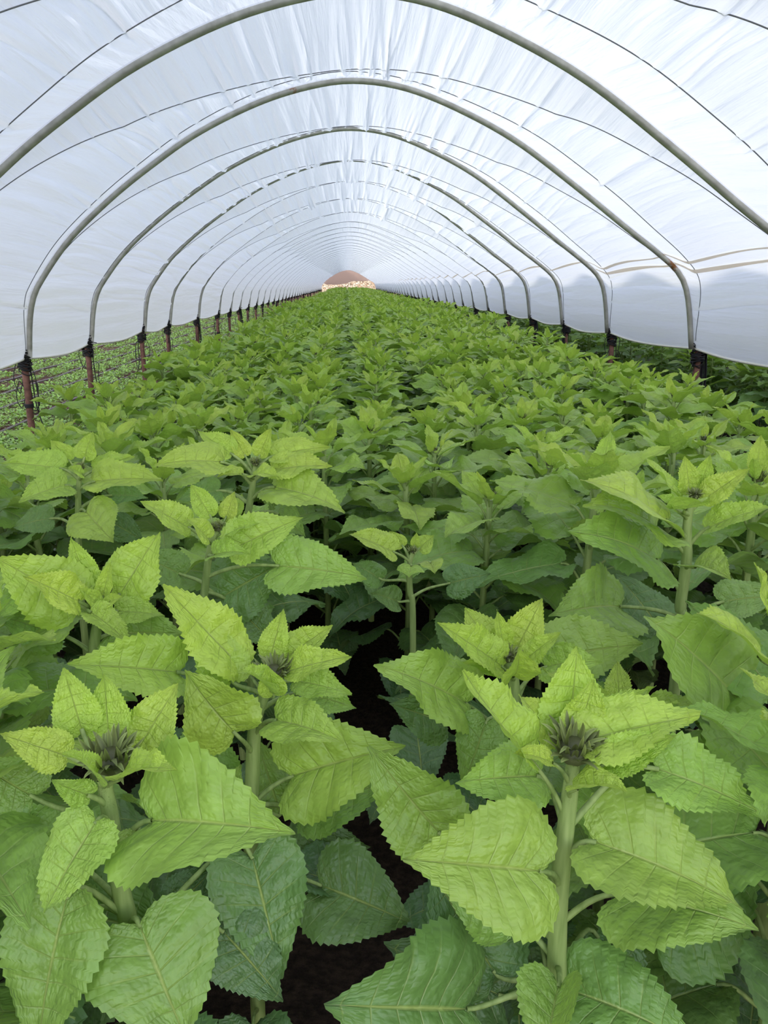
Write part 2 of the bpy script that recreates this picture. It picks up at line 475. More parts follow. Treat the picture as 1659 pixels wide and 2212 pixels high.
def make_bud(c, r, axis, lod, rng):
    """Green sunflower bud: a dark dome in rings of pointed curling bracts."""
    mb = MB(); ax = unit(axis); u = unit(np.cross(ax, (0.3, 1, 0.1))); w = np.cross(ax, u)
    n = {'hi': 10, 'mid': 5, 'low': 4}[lod]
    a = np.linspace(0, PI * .6, 5); ring = []
    for t in a:
        for k in range(10):
            q = 2 * PI * k / 10
            ring.append(c + ax * (r * .55 * math.cos(t) - r * .1) + (u * math.cos(q) + w * math.sin(q)) * r * .72 * math.sin(t))
    mb.add(ring, grid_faces(5, 10, True), age=0.1)
    rings = {'hi': ((.5, 1.5, 13), (.75, 1.0, 15), (.95, .6, 15)), 'mid': ((.6, .7, 9), (.95, .25, 10)), 'low': ((.8, .4, 7),)}[lod]
    for rr, up, m in rings:
        for k in range(m):
            q = 2 * PI * (k + rng.uniform(-.3, .3)) / m; d = u * math.cos(q) + w * math.sin(q); tg = np.cross(ax, d)
            L = r * rng.uniform(.7, 1.15); cur = rng.uniform(-.9, 1.9)
            e = math.atan2(up * 1.6, .9) + rng.uniform(-.25, .25)
            b = c + d * r * rr * .75 + ax * (r * .15 * up)
            rows = 6 if lod == 'hi' else 4
            V = []; A = []
            p = b.copy()
            for i in range(rows):
                t = i / (rows - 1); hw = r * .12 * (1 - t) ** .8 * (1 + .8 * t) + .0004
                V += [p - tg * hw + d * hw * .25, p - d * hw * .25, p + tg * hw + d * hw * .25]; A += [.45 + .35 * t, .2 + .25 * t, .45 + .35 * t]
                ang = e - cur * t
                p = p + (d * math.cos(ang) + ax * math.sin(ang)) * L / (rows - 1)
            mb.add(V, grid_faces(rows, 3), age=np.array(A) * rng.uniform(.6, 1.25))
    return mb


class Plant:
    """Geometry of one sunflower in local coordinates (base of the stem at the origin)."""
    def __init__(s): s.stem = MB(); s.leaves = []; s.bud = None; s.pet = []

    def add_leaf(s, lod, S, p0, p1, hint, out, age, rnd, pr=.0042, **kw):
        P, F, uv, tip = leaf_local(lod, **kw)
        V, d = place_leaf(P, tip, np.asarray(p0), np.asarray(p1), hint)
        m = MB(); m.add(V, F, uv, age, rnd)
        pm = MB()
        if lod in ('hi', 'mid'):
            n = 9 if lod == 'hi' else 4
            v, f = tube(petiole_path(S, np.asarray(p0) + d * .004, d, out, n), np.linspace(pr * 1.15, pr * .75, n), 7 if lod == 'hi' else 4, cap=False)
            pm.add(v, f, age=age)
        elif lod == 'low':
            v, f = tube(petiole_path(S, p0, d, out, 3), pr, 3, cap=False); pm.add(v, f, age=age)
        s.leaves.append(m); s.pet.append(pm)


def grow(H, lod, rng, nleaf=20, vigor=1.0, skip_az=(), bud_r=.026, low=.16, rot=None, lean=(0, 0)):
    """A whole sunflower: spiral of stalked leaves, big and drooping low down, small and upright round the bud."""
    pl = Plant()
    k = np.linspace(0, 1, 9)[:, None]
    wob = rng.uniform(-.012, .012, 2)
    path = np.concatenate([lean[0] * k ** 1.5 * H + wob[0] * np.sin(4 * k), lean[1] * k ** 1.5 * H + wob[1] * np.sin(3 * k), k * (H - .02)], 1)
    sides = {'hi': 12, 'mid': 7, 'low': 4, 'tiny': 3}[lod]
    r = np.linspace(.0125, .0085, 9) * vigor
    v, f = tube(path, r, sides); pl.stem.add(v, f, age=.5)
    stem_at = lambda h: np.array([np.interp(h, path[:, 2], path[:, i]) for i in range(2)] + [h])
    az = rng.uniform(0, 2 * PI) if rot is None else rot
    for i in range(nleaf):
        u = i / (nleaf - 1)
        az += 2.39996 + rng.uniform(-.3, .3)
        h = H * (low + (1 - low) * (1 - (1 - u) ** 1.8)) - .03
        h = min(h, H - .022)
        top = max(0, (u - .5) / .5)
        L = (.235 - .02 * abs(u - .35) - .15 * top ** 1.45) * vigor * rng.uniform(.86, 1.14)
        if u < .15: L *= .8
        pl_len = (.12 - .092 * u ** .8) * vigor * rng.uniform(.85, 1.2)
        pe = math.radians(32 + 22 * u + rng.uniform(-8, 8))
        d = np.array([math.cos(az), math.sin(az), 0]); up = np.array([0, 0, 1.0])
        out = d * math.cos(pe) + up * math.sin(pe)
        S = stem_at(h) + d * .006
        p0 = S + out * pl_len
        el = math.radians(np.interp(u, [0, .35, .6, .8, 1], [-40, -16, 3, 22, 58]) + rng.uniform(-13, 13))
        yaw = rng.uniform(-.3, .3); d2 = np.array([math.cos(az + yaw), math.sin(az + yaw), 0])
        p1 = p0 + (d2 * math.cos(el) + up * math.sin(el)) * L
        hint = up * math.cos(el) - d2 * math.sin(el) + np.cross(d2, up) * rng.uniform(-.28, .28)
        c = float(np.interp(u, [0, .5, .8, 1], [1, .9, .5, .1])); w = float(np.interp(u, [0, .6, 1], [.98, .90, .85])) * rng.uniform(.9, 1.1)
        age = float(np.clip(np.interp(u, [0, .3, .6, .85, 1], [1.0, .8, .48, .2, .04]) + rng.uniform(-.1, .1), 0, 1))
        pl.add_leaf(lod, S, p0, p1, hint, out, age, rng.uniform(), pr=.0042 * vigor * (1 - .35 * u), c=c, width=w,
                    fold=rng.uniform(.12, .5) + .15 * top, bend=rng.uniform(.25, .95) * (1 - .35 * top) - (.2 * top), wave=rng.uniform(.03, .07),
                    quilt=.010, twist=rng.uniform(-.35, .35), curl=rng.uniform(0, .5), rng=rng)
    if lod != 'tiny':
        c = stem_at(H - .02) + np.array([0, 0, .016])
        pl.bud = make_bud(c, bud_r, (rng.uniform(-.15, .15), rng.uniform(-.3, .0), 1), lod, rng)
    return pl


def link_hi(pl, loc, petioles=True):
    root = empty('sunflower_plant', loc)
    pl.stem.obj('stem', M_STEM, root, True)
    for m, p in zip(pl.leaves, pl.pet):
        if petioles:
            o = m.obj('leaf', M_LEAF, root, True); p.obj('petiole', M_STEM, o, True)
        else:
            if p.n: m.merge_mat = True
            q = MB(); q.merge(m)
            if p.n:
                k = MB(); k.merge(p); k.mi = [np.ones_like(x) for x in k.mi]; q.merge(k)
            q.obj('leaf', [M_LEAF, M_STEM], root, True)
    if pl.bud: pl.bud.obj('flower_bud', M_BUD, root, True)
    return root


def link_mid(pl, loc):
    root = empty('sunflower_plant', loc)
    st = MB(); st.merge(pl.stem)
    fo = MB()
    for m, p in zip(pl.leaves, pl.pet):
        fo.merge(m)
        if p.n:
            k = MB(); k.merge(p); k.mi = [np.ones_like(x) for x in k.mi]; fo.merge(k)
    st.obj('stem', M_STEM, root, True)
    fo.obj('foliage', [M_LEAF, M_STEM], root, True)
    if pl.bud: pl.bud.obj('flower_bud', M_BUD, root, True)
    return root


# ------------------------------------------------------------------ the nearest sunflowers, leaf by leaf
UPF = (0, -.55, .85)
FWD = (0, -.9, .45)
# leaf: (stem point px, blade base px, depth offset, tip px, depth offset, upper side, cordate, width, fold, bend, age)
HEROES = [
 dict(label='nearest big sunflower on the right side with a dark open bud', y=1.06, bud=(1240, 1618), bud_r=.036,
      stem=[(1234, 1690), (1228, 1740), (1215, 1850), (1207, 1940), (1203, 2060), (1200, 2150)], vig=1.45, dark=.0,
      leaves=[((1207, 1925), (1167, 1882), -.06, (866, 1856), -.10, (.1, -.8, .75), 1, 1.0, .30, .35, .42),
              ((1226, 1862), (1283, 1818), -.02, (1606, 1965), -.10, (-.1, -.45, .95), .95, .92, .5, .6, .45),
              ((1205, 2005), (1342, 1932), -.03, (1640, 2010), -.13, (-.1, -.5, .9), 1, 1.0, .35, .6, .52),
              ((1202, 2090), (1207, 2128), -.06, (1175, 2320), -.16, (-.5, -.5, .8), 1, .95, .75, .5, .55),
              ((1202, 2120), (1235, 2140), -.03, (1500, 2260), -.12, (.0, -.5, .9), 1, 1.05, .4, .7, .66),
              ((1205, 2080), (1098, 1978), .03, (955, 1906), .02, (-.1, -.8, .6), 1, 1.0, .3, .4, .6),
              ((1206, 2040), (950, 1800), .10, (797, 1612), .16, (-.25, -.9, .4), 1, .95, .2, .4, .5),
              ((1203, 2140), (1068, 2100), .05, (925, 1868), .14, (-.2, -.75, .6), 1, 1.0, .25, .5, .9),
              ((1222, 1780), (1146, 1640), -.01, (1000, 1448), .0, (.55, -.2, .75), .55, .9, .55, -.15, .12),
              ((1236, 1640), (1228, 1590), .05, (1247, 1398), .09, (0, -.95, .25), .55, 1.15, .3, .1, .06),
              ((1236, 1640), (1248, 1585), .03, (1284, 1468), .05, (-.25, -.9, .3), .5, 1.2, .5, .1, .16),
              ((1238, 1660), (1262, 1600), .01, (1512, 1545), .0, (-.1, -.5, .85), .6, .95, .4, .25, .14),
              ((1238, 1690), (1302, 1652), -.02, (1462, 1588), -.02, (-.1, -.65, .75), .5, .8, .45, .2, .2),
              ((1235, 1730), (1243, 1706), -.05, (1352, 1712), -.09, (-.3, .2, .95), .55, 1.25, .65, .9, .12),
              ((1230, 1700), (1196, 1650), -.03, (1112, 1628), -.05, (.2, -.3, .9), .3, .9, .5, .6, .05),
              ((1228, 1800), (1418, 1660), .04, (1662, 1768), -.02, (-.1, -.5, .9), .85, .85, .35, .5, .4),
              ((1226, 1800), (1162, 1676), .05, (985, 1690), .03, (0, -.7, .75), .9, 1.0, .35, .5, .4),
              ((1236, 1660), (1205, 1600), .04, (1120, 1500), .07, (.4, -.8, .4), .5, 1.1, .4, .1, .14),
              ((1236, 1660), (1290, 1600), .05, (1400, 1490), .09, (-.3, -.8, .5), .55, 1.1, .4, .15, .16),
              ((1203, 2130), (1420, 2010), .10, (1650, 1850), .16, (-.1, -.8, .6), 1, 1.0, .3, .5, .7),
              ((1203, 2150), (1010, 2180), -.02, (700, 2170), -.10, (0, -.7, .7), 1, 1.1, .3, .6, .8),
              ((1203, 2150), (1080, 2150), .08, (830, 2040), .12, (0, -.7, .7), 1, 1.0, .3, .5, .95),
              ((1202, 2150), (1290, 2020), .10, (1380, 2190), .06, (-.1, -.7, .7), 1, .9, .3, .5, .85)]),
 dict(label='nearest sunflower at left with a dark spiky bud above hanging leaves', y=1.05, bud=(240, 1640), bud_r=.034,
      stem=[(228, 1700), (238, 1760), (250, 1850), (263, 1930), (277, 1995), (290, 2110)], vig=1.25, dark=.0,
      leaves=[((280, 2010), (302, 1998), -.05, (405, 2250), -.13, (.05, -.7, .75), 1, 1.42, .2, .5, .62),
              ((250, 1830), (208, 1775), -.05, (96, 1972), -.12, (-.25, -.75, .6), .85, 1.02, .4, .35, .36),
              ((256, 1850), (325, 1772), -.03, (638, 1800), -.12, (.05, -.65, .8), 1, .98, .45, .5, .42),
              ((254, 1900), (300, 1800), -.02, (292, 1888), -.05, (.1, -.8, .6), 1, 1.3, .2, .3, .55),
              ((275, 1985), (146, 1935), -.05, (84, 2260), -.12, (-.2, -.75, .6), .8, 1.0, .3, .35, .6),
              ((285, 2060), (545, 1850), .10, (610, 2115), .0, (.1, -.8, .6), 1, 1.0, .3, .5, .85),
              ((284, 2080), (480, 2010), .02, (610, 2160), -.02, (.1, -.6, .8), 1, 1.0, .3, .5, .95),
              ((234, 1680), (236, 1600), .05, (225, 1455), .10, (0, -.95, .25), .55, 1.1, .35, .1, .06),
              ((232, 1680), (178, 1580), .05, (137, 1442), .09, (.25, -.9, .3), .6, 1.05, .3, .1, .05),
              ((232, 1690), (142, 1632), .0, (0, 1586), -.01, (.1, -.7, .7), .65, .95, .3, .2, .1),
              ((236, 1680), (298, 1618), .05, (385, 1478), .10, (-.2, -.9, .3), .6, 1.1, .35, .1, .14),
              ((236, 1700), (262, 1682), -.04, (382, 1664), -.09, (-.2, 0, 1), .45, .85, .6, .7, .1),
              ((232, 1700), (214, 1690), -.04, (134, 1630), -.07, (.3, -.1, .95), .4, .9, .6, .8, .08),
              ((238, 1740), (192, 1718), -.03, (112, 1686), -.05, (.1, -.9, .45), .7, 1.0, .4, .4, .3),
              ((262, 1960), (100, 1830), .08, (-60, 1760), .08, (.1, -.8, .6), 1, 1.05, .3, .5, .6),
              ((250, 1800), (70, 1720), .10, (-60, 1640), .12, (.1, -.8, .55), 1, 1.05, .3, .4, .6),
              ((270, 1985), (200, 1960), .03, (40, 1990), .0, (0, -.7, .7), 1, .8, .3, .4, .7),
              ((283, 2060), (380, 1960), .06, (470, 1870), .13, (0, -.8, .6), 1, 1.0, .3, .5, .95)]),
 dict(label='tall bright sunflower left of the furrow with a small pale bud', y=1.34, bud=(592, 1452), bud_r=.028,
      stem=[(572, 1500), (556, 1540), (548, 1600), (545, 1680), (541, 1760), (545, 1900)], vig=1.15, dark=.0,
      leaves=[((552, 1560), (385, 1452), .02, (146, 1436), -.06, (.05, -.7, .75), .85, .78, .4, .3, .2),
              ((550, 1625), (506, 1582), -.06, (400, 1448), -.03, (-.3, -.85, .5), 1, 1.2, .25, .6, .22),
              ((552, 1590), (596, 1556), -.05, (741, 1604), -.12, (-.05, -.5, .9), .8, .92, .45, .6, .3),
              ((545, 1745), (632, 1676), .0, (876, 1612), -.02, (-.05, -.75, .7), 1, .98, .45, .6, .32),
              ((545, 1750), (606, 1758), .02, (556, 1600), .10, (.1, -.9, .3), 1, 1.0, .25, .3, .6),
              ((545, 1750), (660, 1740), .04, (850, 1690), .02, (0, -.7, .75), 1, .9, .3, .4, .6),
              ((574, 1505), (520, 1440), .02, (351, 1263), .02, (.5, -.55, .65), .55, .85, .35, .0, .06),
              ((574, 1505), (500, 1470), .0, (430, 1330), .06, (.25, -.9, .35), .85, .9, .3, .1, .22),
              ((580, 1480), (583, 1425), .04, (611, 1316), .08, (-.1, -.95, .25), .4, .95, .3, .05, .05),
              ((584, 1480), (612, 1425), .05, (718, 1350), .07, (-.3, -.8, .5), .5, 1.0, .4, .15, .1),
              ((586, 1485), (622, 1450), .0, (758, 1418), -.03, (-.15, -.6, .8), .45, .8, .45, .3, .12),
              ((578, 1500), (584, 1494), -.05, (514, 1450), -.09, (.3, -.1, .95), .5, 1.0, .6, .7, .08),
              ((580, 1500), (592, 1500), -.05, (580, 1438), -.05, (.0, -.97, .2), .5, 1.4, .5, .2, .12),
              ((586, 1490), (640, 1470), .03, (760, 1500), .02, (-.1, -.6, .8), .7, .9, .4, .4, .3),
              ((556, 1540), (662, 1500), .06, (770, 1530), .06, (-.1, -.6, .8), .9, .9, .4, .4, .45),
              ((543, 1880), (692, 1912), -.05, (882, 1992), -.10, (-.2, -.6, .8), 1, 1.25, .3, .5, .85),
              ((543, 1880), (640, 1850), .05, (800, 1830), .08, (-.2, -.6, .8), 1, 1.1, .3, .5, .9),
              ((543, 1780), (470, 1700), .06, (400, 1560), .14, (.1, -.9, .4), 1, 1.0, .3, .3, .6),
              ((543, 1790), (480, 1740), .0, (520, 1650), .0, (-.1, -.9, .4), .9, .9, .4, .2, .5)]),
 dict(label='pale leaf-crowned sunflower just behind the nearest right one', y=1.42, bud=(1098, 1418), bud_r=.018,
      stem=[(1108, 1455), (1112, 1500), (1116, 1580), (1120, 1700)], vig=.9, dark=.0,
      leaves=[((1110, 1490), (1085, 1440), -.02, (946, 1345), -.06, (.2, -.5, .8), .5, .75, .45, .1, .1),
              ((1106, 1460), (1075, 1420), .03, (1004, 1314), .08, (.35, -.85, .35), .7, 1.05, .4, .1, .16),
              ((1104, 1450), (1090, 1410), .02, (1073, 1316), .04, (.3, -.9, .2), .25, .8, .5, .05, .06),
              ((1106, 1450), (1112, 1410), .04, (1172, 1292), .08, (-.3, -.9, .3), .55, 1.0, .35, .1, .08),
              ((1108, 1460), (1135, 1425), .0, (1212, 1366), -.01, (-.2, -.6, .75), .5, .9, .45, .2, .1),
              ((1108, 1470), (1108, 1462), -.06, (1120, 1402), -.10, (0, -.5, .85), .6, 1.5, .5, .8, .12),
              ((1106, 1470), (1070, 1450), -.03, (1000, 1430), -.05, (.1, -.6, .8), .6, .9, .5, .4, .2),
              ((1112, 1500), (1180, 1440), .03, (1300, 1430), -.02, (-.1, -.6, .8), .9, .95, .4, .5, .34),
              ((1114, 1520), (1190, 1420), .10, (1388, 1392), .10, (-.1, -.7, .7), .95, .95, .4, .4, .5),
              ((1118, 1640), (1008, 1520), .0, (808, 1436), -.03, (.1, -.65, .75), .95, .85, .45, .6, .4),
              ((1118, 1600), (1050, 1560), -.04, (1000, 1700), -.08, (0, -.7, .7), 1, .9, .4, .5, .6),
              ((1120, 1700), (960, 1560), .08, (840, 1520), .08, (0, -.8, .6), 1, 1.0, .3, .4, .85),
              ((1119, 1640), (1070, 1640), .02, (980, 1600), .02, (0, -.8, .6), 1, 1.0, .3, .4, .9)]),
 dict(label='tall thick-stemmed sunflower at right with long leaves spreading both ways', y=1.70, bud=(1500, 1070), bud_r=.015,
      stem=[(1488, 1105), (1484, 1150), (1484, 1200), (1478, 1250), (1470, 1310), (1466, 1400)], vig=1.3, dark=.0,
      leaves=[((1486, 1170), (1440, 1125), -.05, (1252, 1038), -.14, (.15, -.4, .9), .85, .72, .35, .5, .22),
              ((1482, 1200), (1420, 1140), -.0, (1260, 1090), -.1, (.0, -.5, .85), 1, .9, .35, .6, .45),
              ((1485, 1185), (1530, 1140), -.02, (1672, 1095), -.08, (-.1, -.4, .9), .8, .7, .45, .4, .2),
              ((1482, 1225), (1500, 1225), -.08, (1580, 1252), -.18, (.0, -.6, .8), 1, 1.15, .5, .7, .42),
              ((1476, 1290), (1420, 1210), .0, (1230, 1150), -.06, (.0, -.5, .85), 1, .9, .3, .6, .5),
              ((1488, 1115), (1470, 1075), .02, (1395, 990), .02, (.5, -.5, .7), .5, .8, .4, .0, .1),
              ((1490, 1110), (1490, 1065), .03, (1480, 985), .05, (.1, -.95, .25), .5, 1.1, .4, .1, .08),
              ((1492, 1110), (1510, 1065), .03, (1535, 980), .04, (-.4, -.85, .3), .4, .9, .5, .05, .08),
              ((1492, 1112), (1520, 1080), .0, (1620, 1012), -.02, (-.25, -.6, .75), .55, .85, .45, .2, .12),
              ((1488, 1112), (1480, 1102), -.06, (1515, 1085), -.12, (0, -.2, .95), .7, 1.8, .5, .9, .16),
              ((1488, 1120), (1460, 1100), -.04, (1420, 1070), -.05, (.2, -.6, .7), .6, 1.0, .5, .4, .2),
              ((1468, 1350), (1340, 1310), .0, (1185, 1330), -.1, (.0, -.7, .75), 1, .95, .35, .6, .55),
              ((1466, 1370), (1560, 1300), .05, (1680, 1290), .05, (0, -.7, .75), 1, .9, .35, .6, .7),
              ((1466, 1390), (1420, 1350), .10, (1330, 1240), .2, (0, -.8, .6), 1, 1.0, .3, .4, .9)]),
 dict(label='sunflower at the right frame edge with a huge dark green leaf reaching left', y=1.40, bud=(1690, 1330), bud_r=.02,
      stem=[(1690, 1380), (1690, 1450), (1685, 1560), (1685, 1700)], vig=1.2, dark=.0,
      leaves=[((1686, 1640), (1600, 1520), -.03, (1392, 1330), -.04, (.2, -.7, .7), 1, 1.0, .25, .4, .55),
              ((1688, 1450), (1640, 1420), -.06, (1505, 1325), -.12, (.1, -.3, .95), .7, .75, .4, .5, .18),
              ((1690, 1400), (1670, 1350), .0, (1630, 1215), .02, (.6, -.7, .4), .45, .8, .4, .0, .06),
              ((1690, 1400), (1690, 1340), .0, (1720, 1220), .02, (-.3, -.9, .4), .5, 1.0, .4, .0, .1),
              ((1690, 1480), (1660, 1480), -.02, (1480, 1300), .15, (.1, -.7, .7), 1, .9, .3, .4, .6),
              ((1686, 1660), (1640, 1640), -.02, (1500, 1560), -.03, (.1, -.7, .7), 1, 1.0, .3, .5, .8),
              ((1686, 1680), (1600, 1640), .06, (1500, 1680), .05, (.1, -.7, .7), 1, 1.0, .3, .5, .85)]),
 dict(label='bright broad-leaved sunflower at left behind the spiky-bud plant', y=1.55, bud=(222, 1285), bud_r=.018,
      stem=[(215, 1320), (210, 1350), (203, 1400), (198, 1480), (200, 1600)], vig=1.15, dark=.0,
      leaves=[((212, 1340), (160, 1300), -.02, (-10, 1205), -.04, (.1, -.8, .6), .95, 1.05, .35, .3, .22),
              ((210, 1335), (172, 1300), -.06, (50, 1244), -.12, (.2, -.6, .75), .7, .9, .4, .2, .08),
              ((216, 1325), (192, 1275), .02, (153, 1161), .04, (.4, -.8, .35), .45, .85, .4, .0, .06),
              ((218, 1325), (258, 1285), .02, (345, 1148), .06, (-.25, -.9, .35), .75, 1.1, .3, .05, .1),
              ((214, 1335), (252, 1320), -.02, (355, 1330), .0, (-.1, -.7, .7), .7, .9, .4, .4, .3),
              ((212, 1345), (195, 1322), -.07, (285, 1398), -.12, (-.1, -.3, .95), .6, .7, .55, .6, .25),
              ((206, 1390), (240, 1370), .02, (400, 1370), .0, (-.05, -.7, .75), .95, 1.0, .35, .4, .5),
              ((202, 1420), (130, 1370), .0, (0, 1330), .0, (.0, -.8, .6), 1, 1.0, .3, .4, .55),
              ((216, 1320), (222, 1290), -.02, (240, 1215), .0, (-.2, -.9, .3), .3, .9, .5, .1, .05),
              ((216, 1322), (215, 1308), -.04, (170, 1270), -.06, (.2, -.6, .8), .4, 1.0, .5, .3, .08),
              ((216, 1322), (222, 1312), -.05, (265, 1290), -.07, (-.2, -.5, .8), .4, 1.0, .5, .5, .1),
              ((200, 1500), (90, 1500), -.03, (-80, 1430), -.06, (0, -.75, .65), 1, 1.1, .25, .5, .5),
              ((200, 1540), (80, 1570), -.08, (-60, 1540), -.1, (0, -.7, .7), 1, 1.2, .25, .5, .55),
              ((200, 1560), (250, 1480), .08, (310, 1420), .1, (0, -.9, .4), 1, 1.0, .3, .4, .9)]),
 dict(label='sunflower left of the furrow with wide pointed leaves, just behind the small pale bud', y=1.78, bud=(470, 1140), bud_r=.014,
      stem=[(458, 1170), (450, 1210), (444, 1260), (440, 1310), (440, 1400)], vig=1.05, dark=.0,
      leaves=[((458, 1180), (408, 1140), .0, (302, 1084), -.04, (.3, -.6, .75), .6, .9, .4, .2, .16),
              ((462, 1165), (455, 1115), .03, (412, 1046), .05, (.3, -.9, .35), .5, 1.0, .4, .05, .1),
              ((466, 1165), (488, 1118), .04, (508, 1062), .06, (-.3, -.9, .3), .5, 1.2, .4, .05, .1),
              ((456, 1210), (505, 1185), -.02, (655, 1118), .02, (-.3, -.8, .55), .85, .85, .4, .3, .22),
              ((455, 1200), (462, 1200), -.06, (540, 1196), -.10, (-.2, -.5, .9), .8, .8, .6, .8, .3),
              ((462, 1180), (450, 1165), -.04, (400, 1118), -.06, (.3, -.5, .8), .5, 1.2, .5, .4, .14),
              ((448, 1250), (600, 1222), -.02, (792, 1248), -.04, (-.05, -.75, .65), .95, .85, .35, .4, .42),
              ((444, 1270), (480, 1290), .02, (612, 1215), .05, (-.2, -.9, .4), 1, 1.2, .25, .4, .8),
              ((444, 1280), (520, 1320), .02, (600, 1400), .0, (-.1, -.7, .7), 1, 1.0, .3, .4, .85),
              ((466, 1165), (490, 1150), .0, (560, 1130), -.01, (-.2, -.6, .8), .5, .9, .5, .2, .12),
              ((446, 1260), (390, 1240), .03, (300, 1200), .05, (.1, -.8, .6), 1, 1.0, .3, .4, .7)]),
 dict(label='broad sunflower left of the furrow with long leaves reaching over the dark gap', y=2.1, bud=(552, 1000), bud_r=.014,
      stem=[(548, 1030), (544, 1060), (536, 1110), (532, 1160), (532, 1250)], vig=1.15, dark=.0,
      leaves=[((546, 1050), (478, 998), -.02, (335, 1005), -.10, (.1, -.6, .8), .9, .85, .4, .5, .24),
              ((548, 1040), (592, 1015), .0, (718, 1006), -.03, (-.1, -.6, .8), .75, .8, .4, .35, .18),
              ((542, 1080), (592, 1052), -.03, (746, 1106), -.12, (-.1, -.5, .85), .95, .85, .4, .6, .32),
              ((548, 1030), (590, 985), .04, (712, 966), .04, (-.1, -.6, .8), .7, .8, .4, .3, .16),
              ((548, 1030), (530, 985), .03, (498, 928), .05, (.3, -.85, .4), .5, 1.0, .4, .05, .08),
              ((550, 1030), (560, 985), .04, (585, 925), .05, (-.2, -.9, .3), .5, 1.0, .4, .05, .1),
              ((548, 1030), (500, 980), .02, (425, 930), .04, (.3, -.8, .5), .6, .95, .4, .1, .1),
              ((548, 1036), (548, 1028), -.05, (604, 1032), -.09, (-.2, -.2, .95), .6, 1.1, .6, .8, .14),
              ((540, 1090), (470, 1060), .04, (385, 1080), .02, (0, -.7, .7), 1, .9, .3, .5, .7),
              ((536, 1110), (600, 1110), .0, (660, 1160), -.05, (-.1, -.6, .8), 1, 1.0, .3, .5, .6),
              ((546, 1040), (525, 1025), -.04, (470, 1030), -.08, (.2, -.4, .9), .6, 1.0, .5, .6, .2)]),
 dict(label='flat-topped sunflower near the left frame edge with one cupped heart leaf hanging in front', y=2.3, bud=(175, 1010), bud_r=.013,
      stem=[(171, 1040), (169, 1080), (169, 1130), (170, 1180), (172, 1260)], vig=1.1, dark=.0,
      leaves=[((169, 1080), (142, 1048), -.04, (40, 1084), -.12, (.1, -.7, .75), .95, 1.05, .35, .4, .28),
              ((170, 1060), (204, 1040), -.01, (352, 1038), -.05, (-.1, -.6, .8), .8, .75, .45, .4, .2),
              ((169, 1120), (185, 1105), -.08, (246, 1172), -.16, (-.1, -.7, .7), 1, 1.25, .35, .4, .34),
              ((171, 1040), (132, 1012), .0, (0, 1000), .0, (.1, -.7, .7), .75, .8, .4, .3, .2),
              ((172, 1040), (182, 990), .03, (200, 932), .05, (-.1, -.9, .3), .6, 1.3, .35, .05, .1),
              ((171, 1040), (150, 995), .03, (110, 950), .05, (.3, -.85, .4), .5, 1.1, .4, .05, .1),
              ((172, 1040), (178, 1025), -.05, (150, 1010), -.08, (.1, -.6, .8), .6, 1.4, .5, .4, .14),
              ((172, 1040), (205, 1015), .03, (290, 985), .04, (-.2, -.7, .7), .6, .9, .4, .2, .14),
              ((169, 1100), (240, 1070), .05, (320, 1075), .06, (0, -.7, .7), 1, .9, .3, .5, .7),
              ((170, 1150), (110, 1120), .06, (30, 1140), .06, (0, -.7, .7), 1, 1.0, .3, .5, .8),
              ((170, 1130), (245, 1130), .06, (310, 1170), .06, (0, -.8, .6), 1, 1.0, .3, .5, .9)]),
 dict(label='small short sunflower right of the furrow with a saucer of pale leaves', y=2.05, bud=(892, 1190), bud_r=.011,
      stem=[(886, 1212), (884, 1235), (886, 1280), (892, 1350)], vig=.8, dark=.0,
      leaves=[((886, 1215), (850, 1192), -.02, (755, 1154), -.05, (.2, -.6, .8), .75, .9, .4, .3, .2),
              ((888, 1212), (905, 1185), .03, (938, 1156), .05, (-.2, -.8, .5), .8, 1.3, .35, .2, .2),
              ((886, 1225), (888, 1222), -.05, (884, 1248), -.10, (.0, -.6, .8), 1, 1.6, .3, .4, .26),
              ((887, 1212), (870, 1180), .02, (840, 1148), .04, (.3, -.8, .4), .6, 1.2, .4, .1, .14),
              ((888, 1212), (895, 1180), .02, (900, 1150), .03, (0, -.9, .3), .4, 1.1, .5, .1, .08),
              ((886, 1230), (930, 1215), .0, (940, 1240), -.05, (-.1, -.6, .8), .9, 1.5, .35, .3, .3),
              ((885, 1260), (820, 1250), .02, (760, 1215), .03, (0, -.7, .7), 1, 1.0, .3, .4, .75),
              ((888, 1290), (970, 1260), .06, (1060, 1240), .06, (0, -.8, .6), 1, 1.0, .3, .4, .85),
              ((888, 1300), (860, 1300), .0, (800, 1280), -.02, (0, -.7, .7), 1, 1.0, .3, .5, .8)]),
]
HERO_POS = []
for h in HEROES:
    b = at(*h['bud'], h['y']); st = [at(*p, h['y']) for p in h['stem']]
    base = np.array([st[-1][0] + (st[-1][0] - st[-3][0]) * .3, h['y'] + .0, 0])
    h['base'] = base; h['path'] = np.array([b - np.array([0, 0, h['bud_r'] * .5])] + st + [base])
    HERO_POS.append((base[0], base[1], b[2], h))


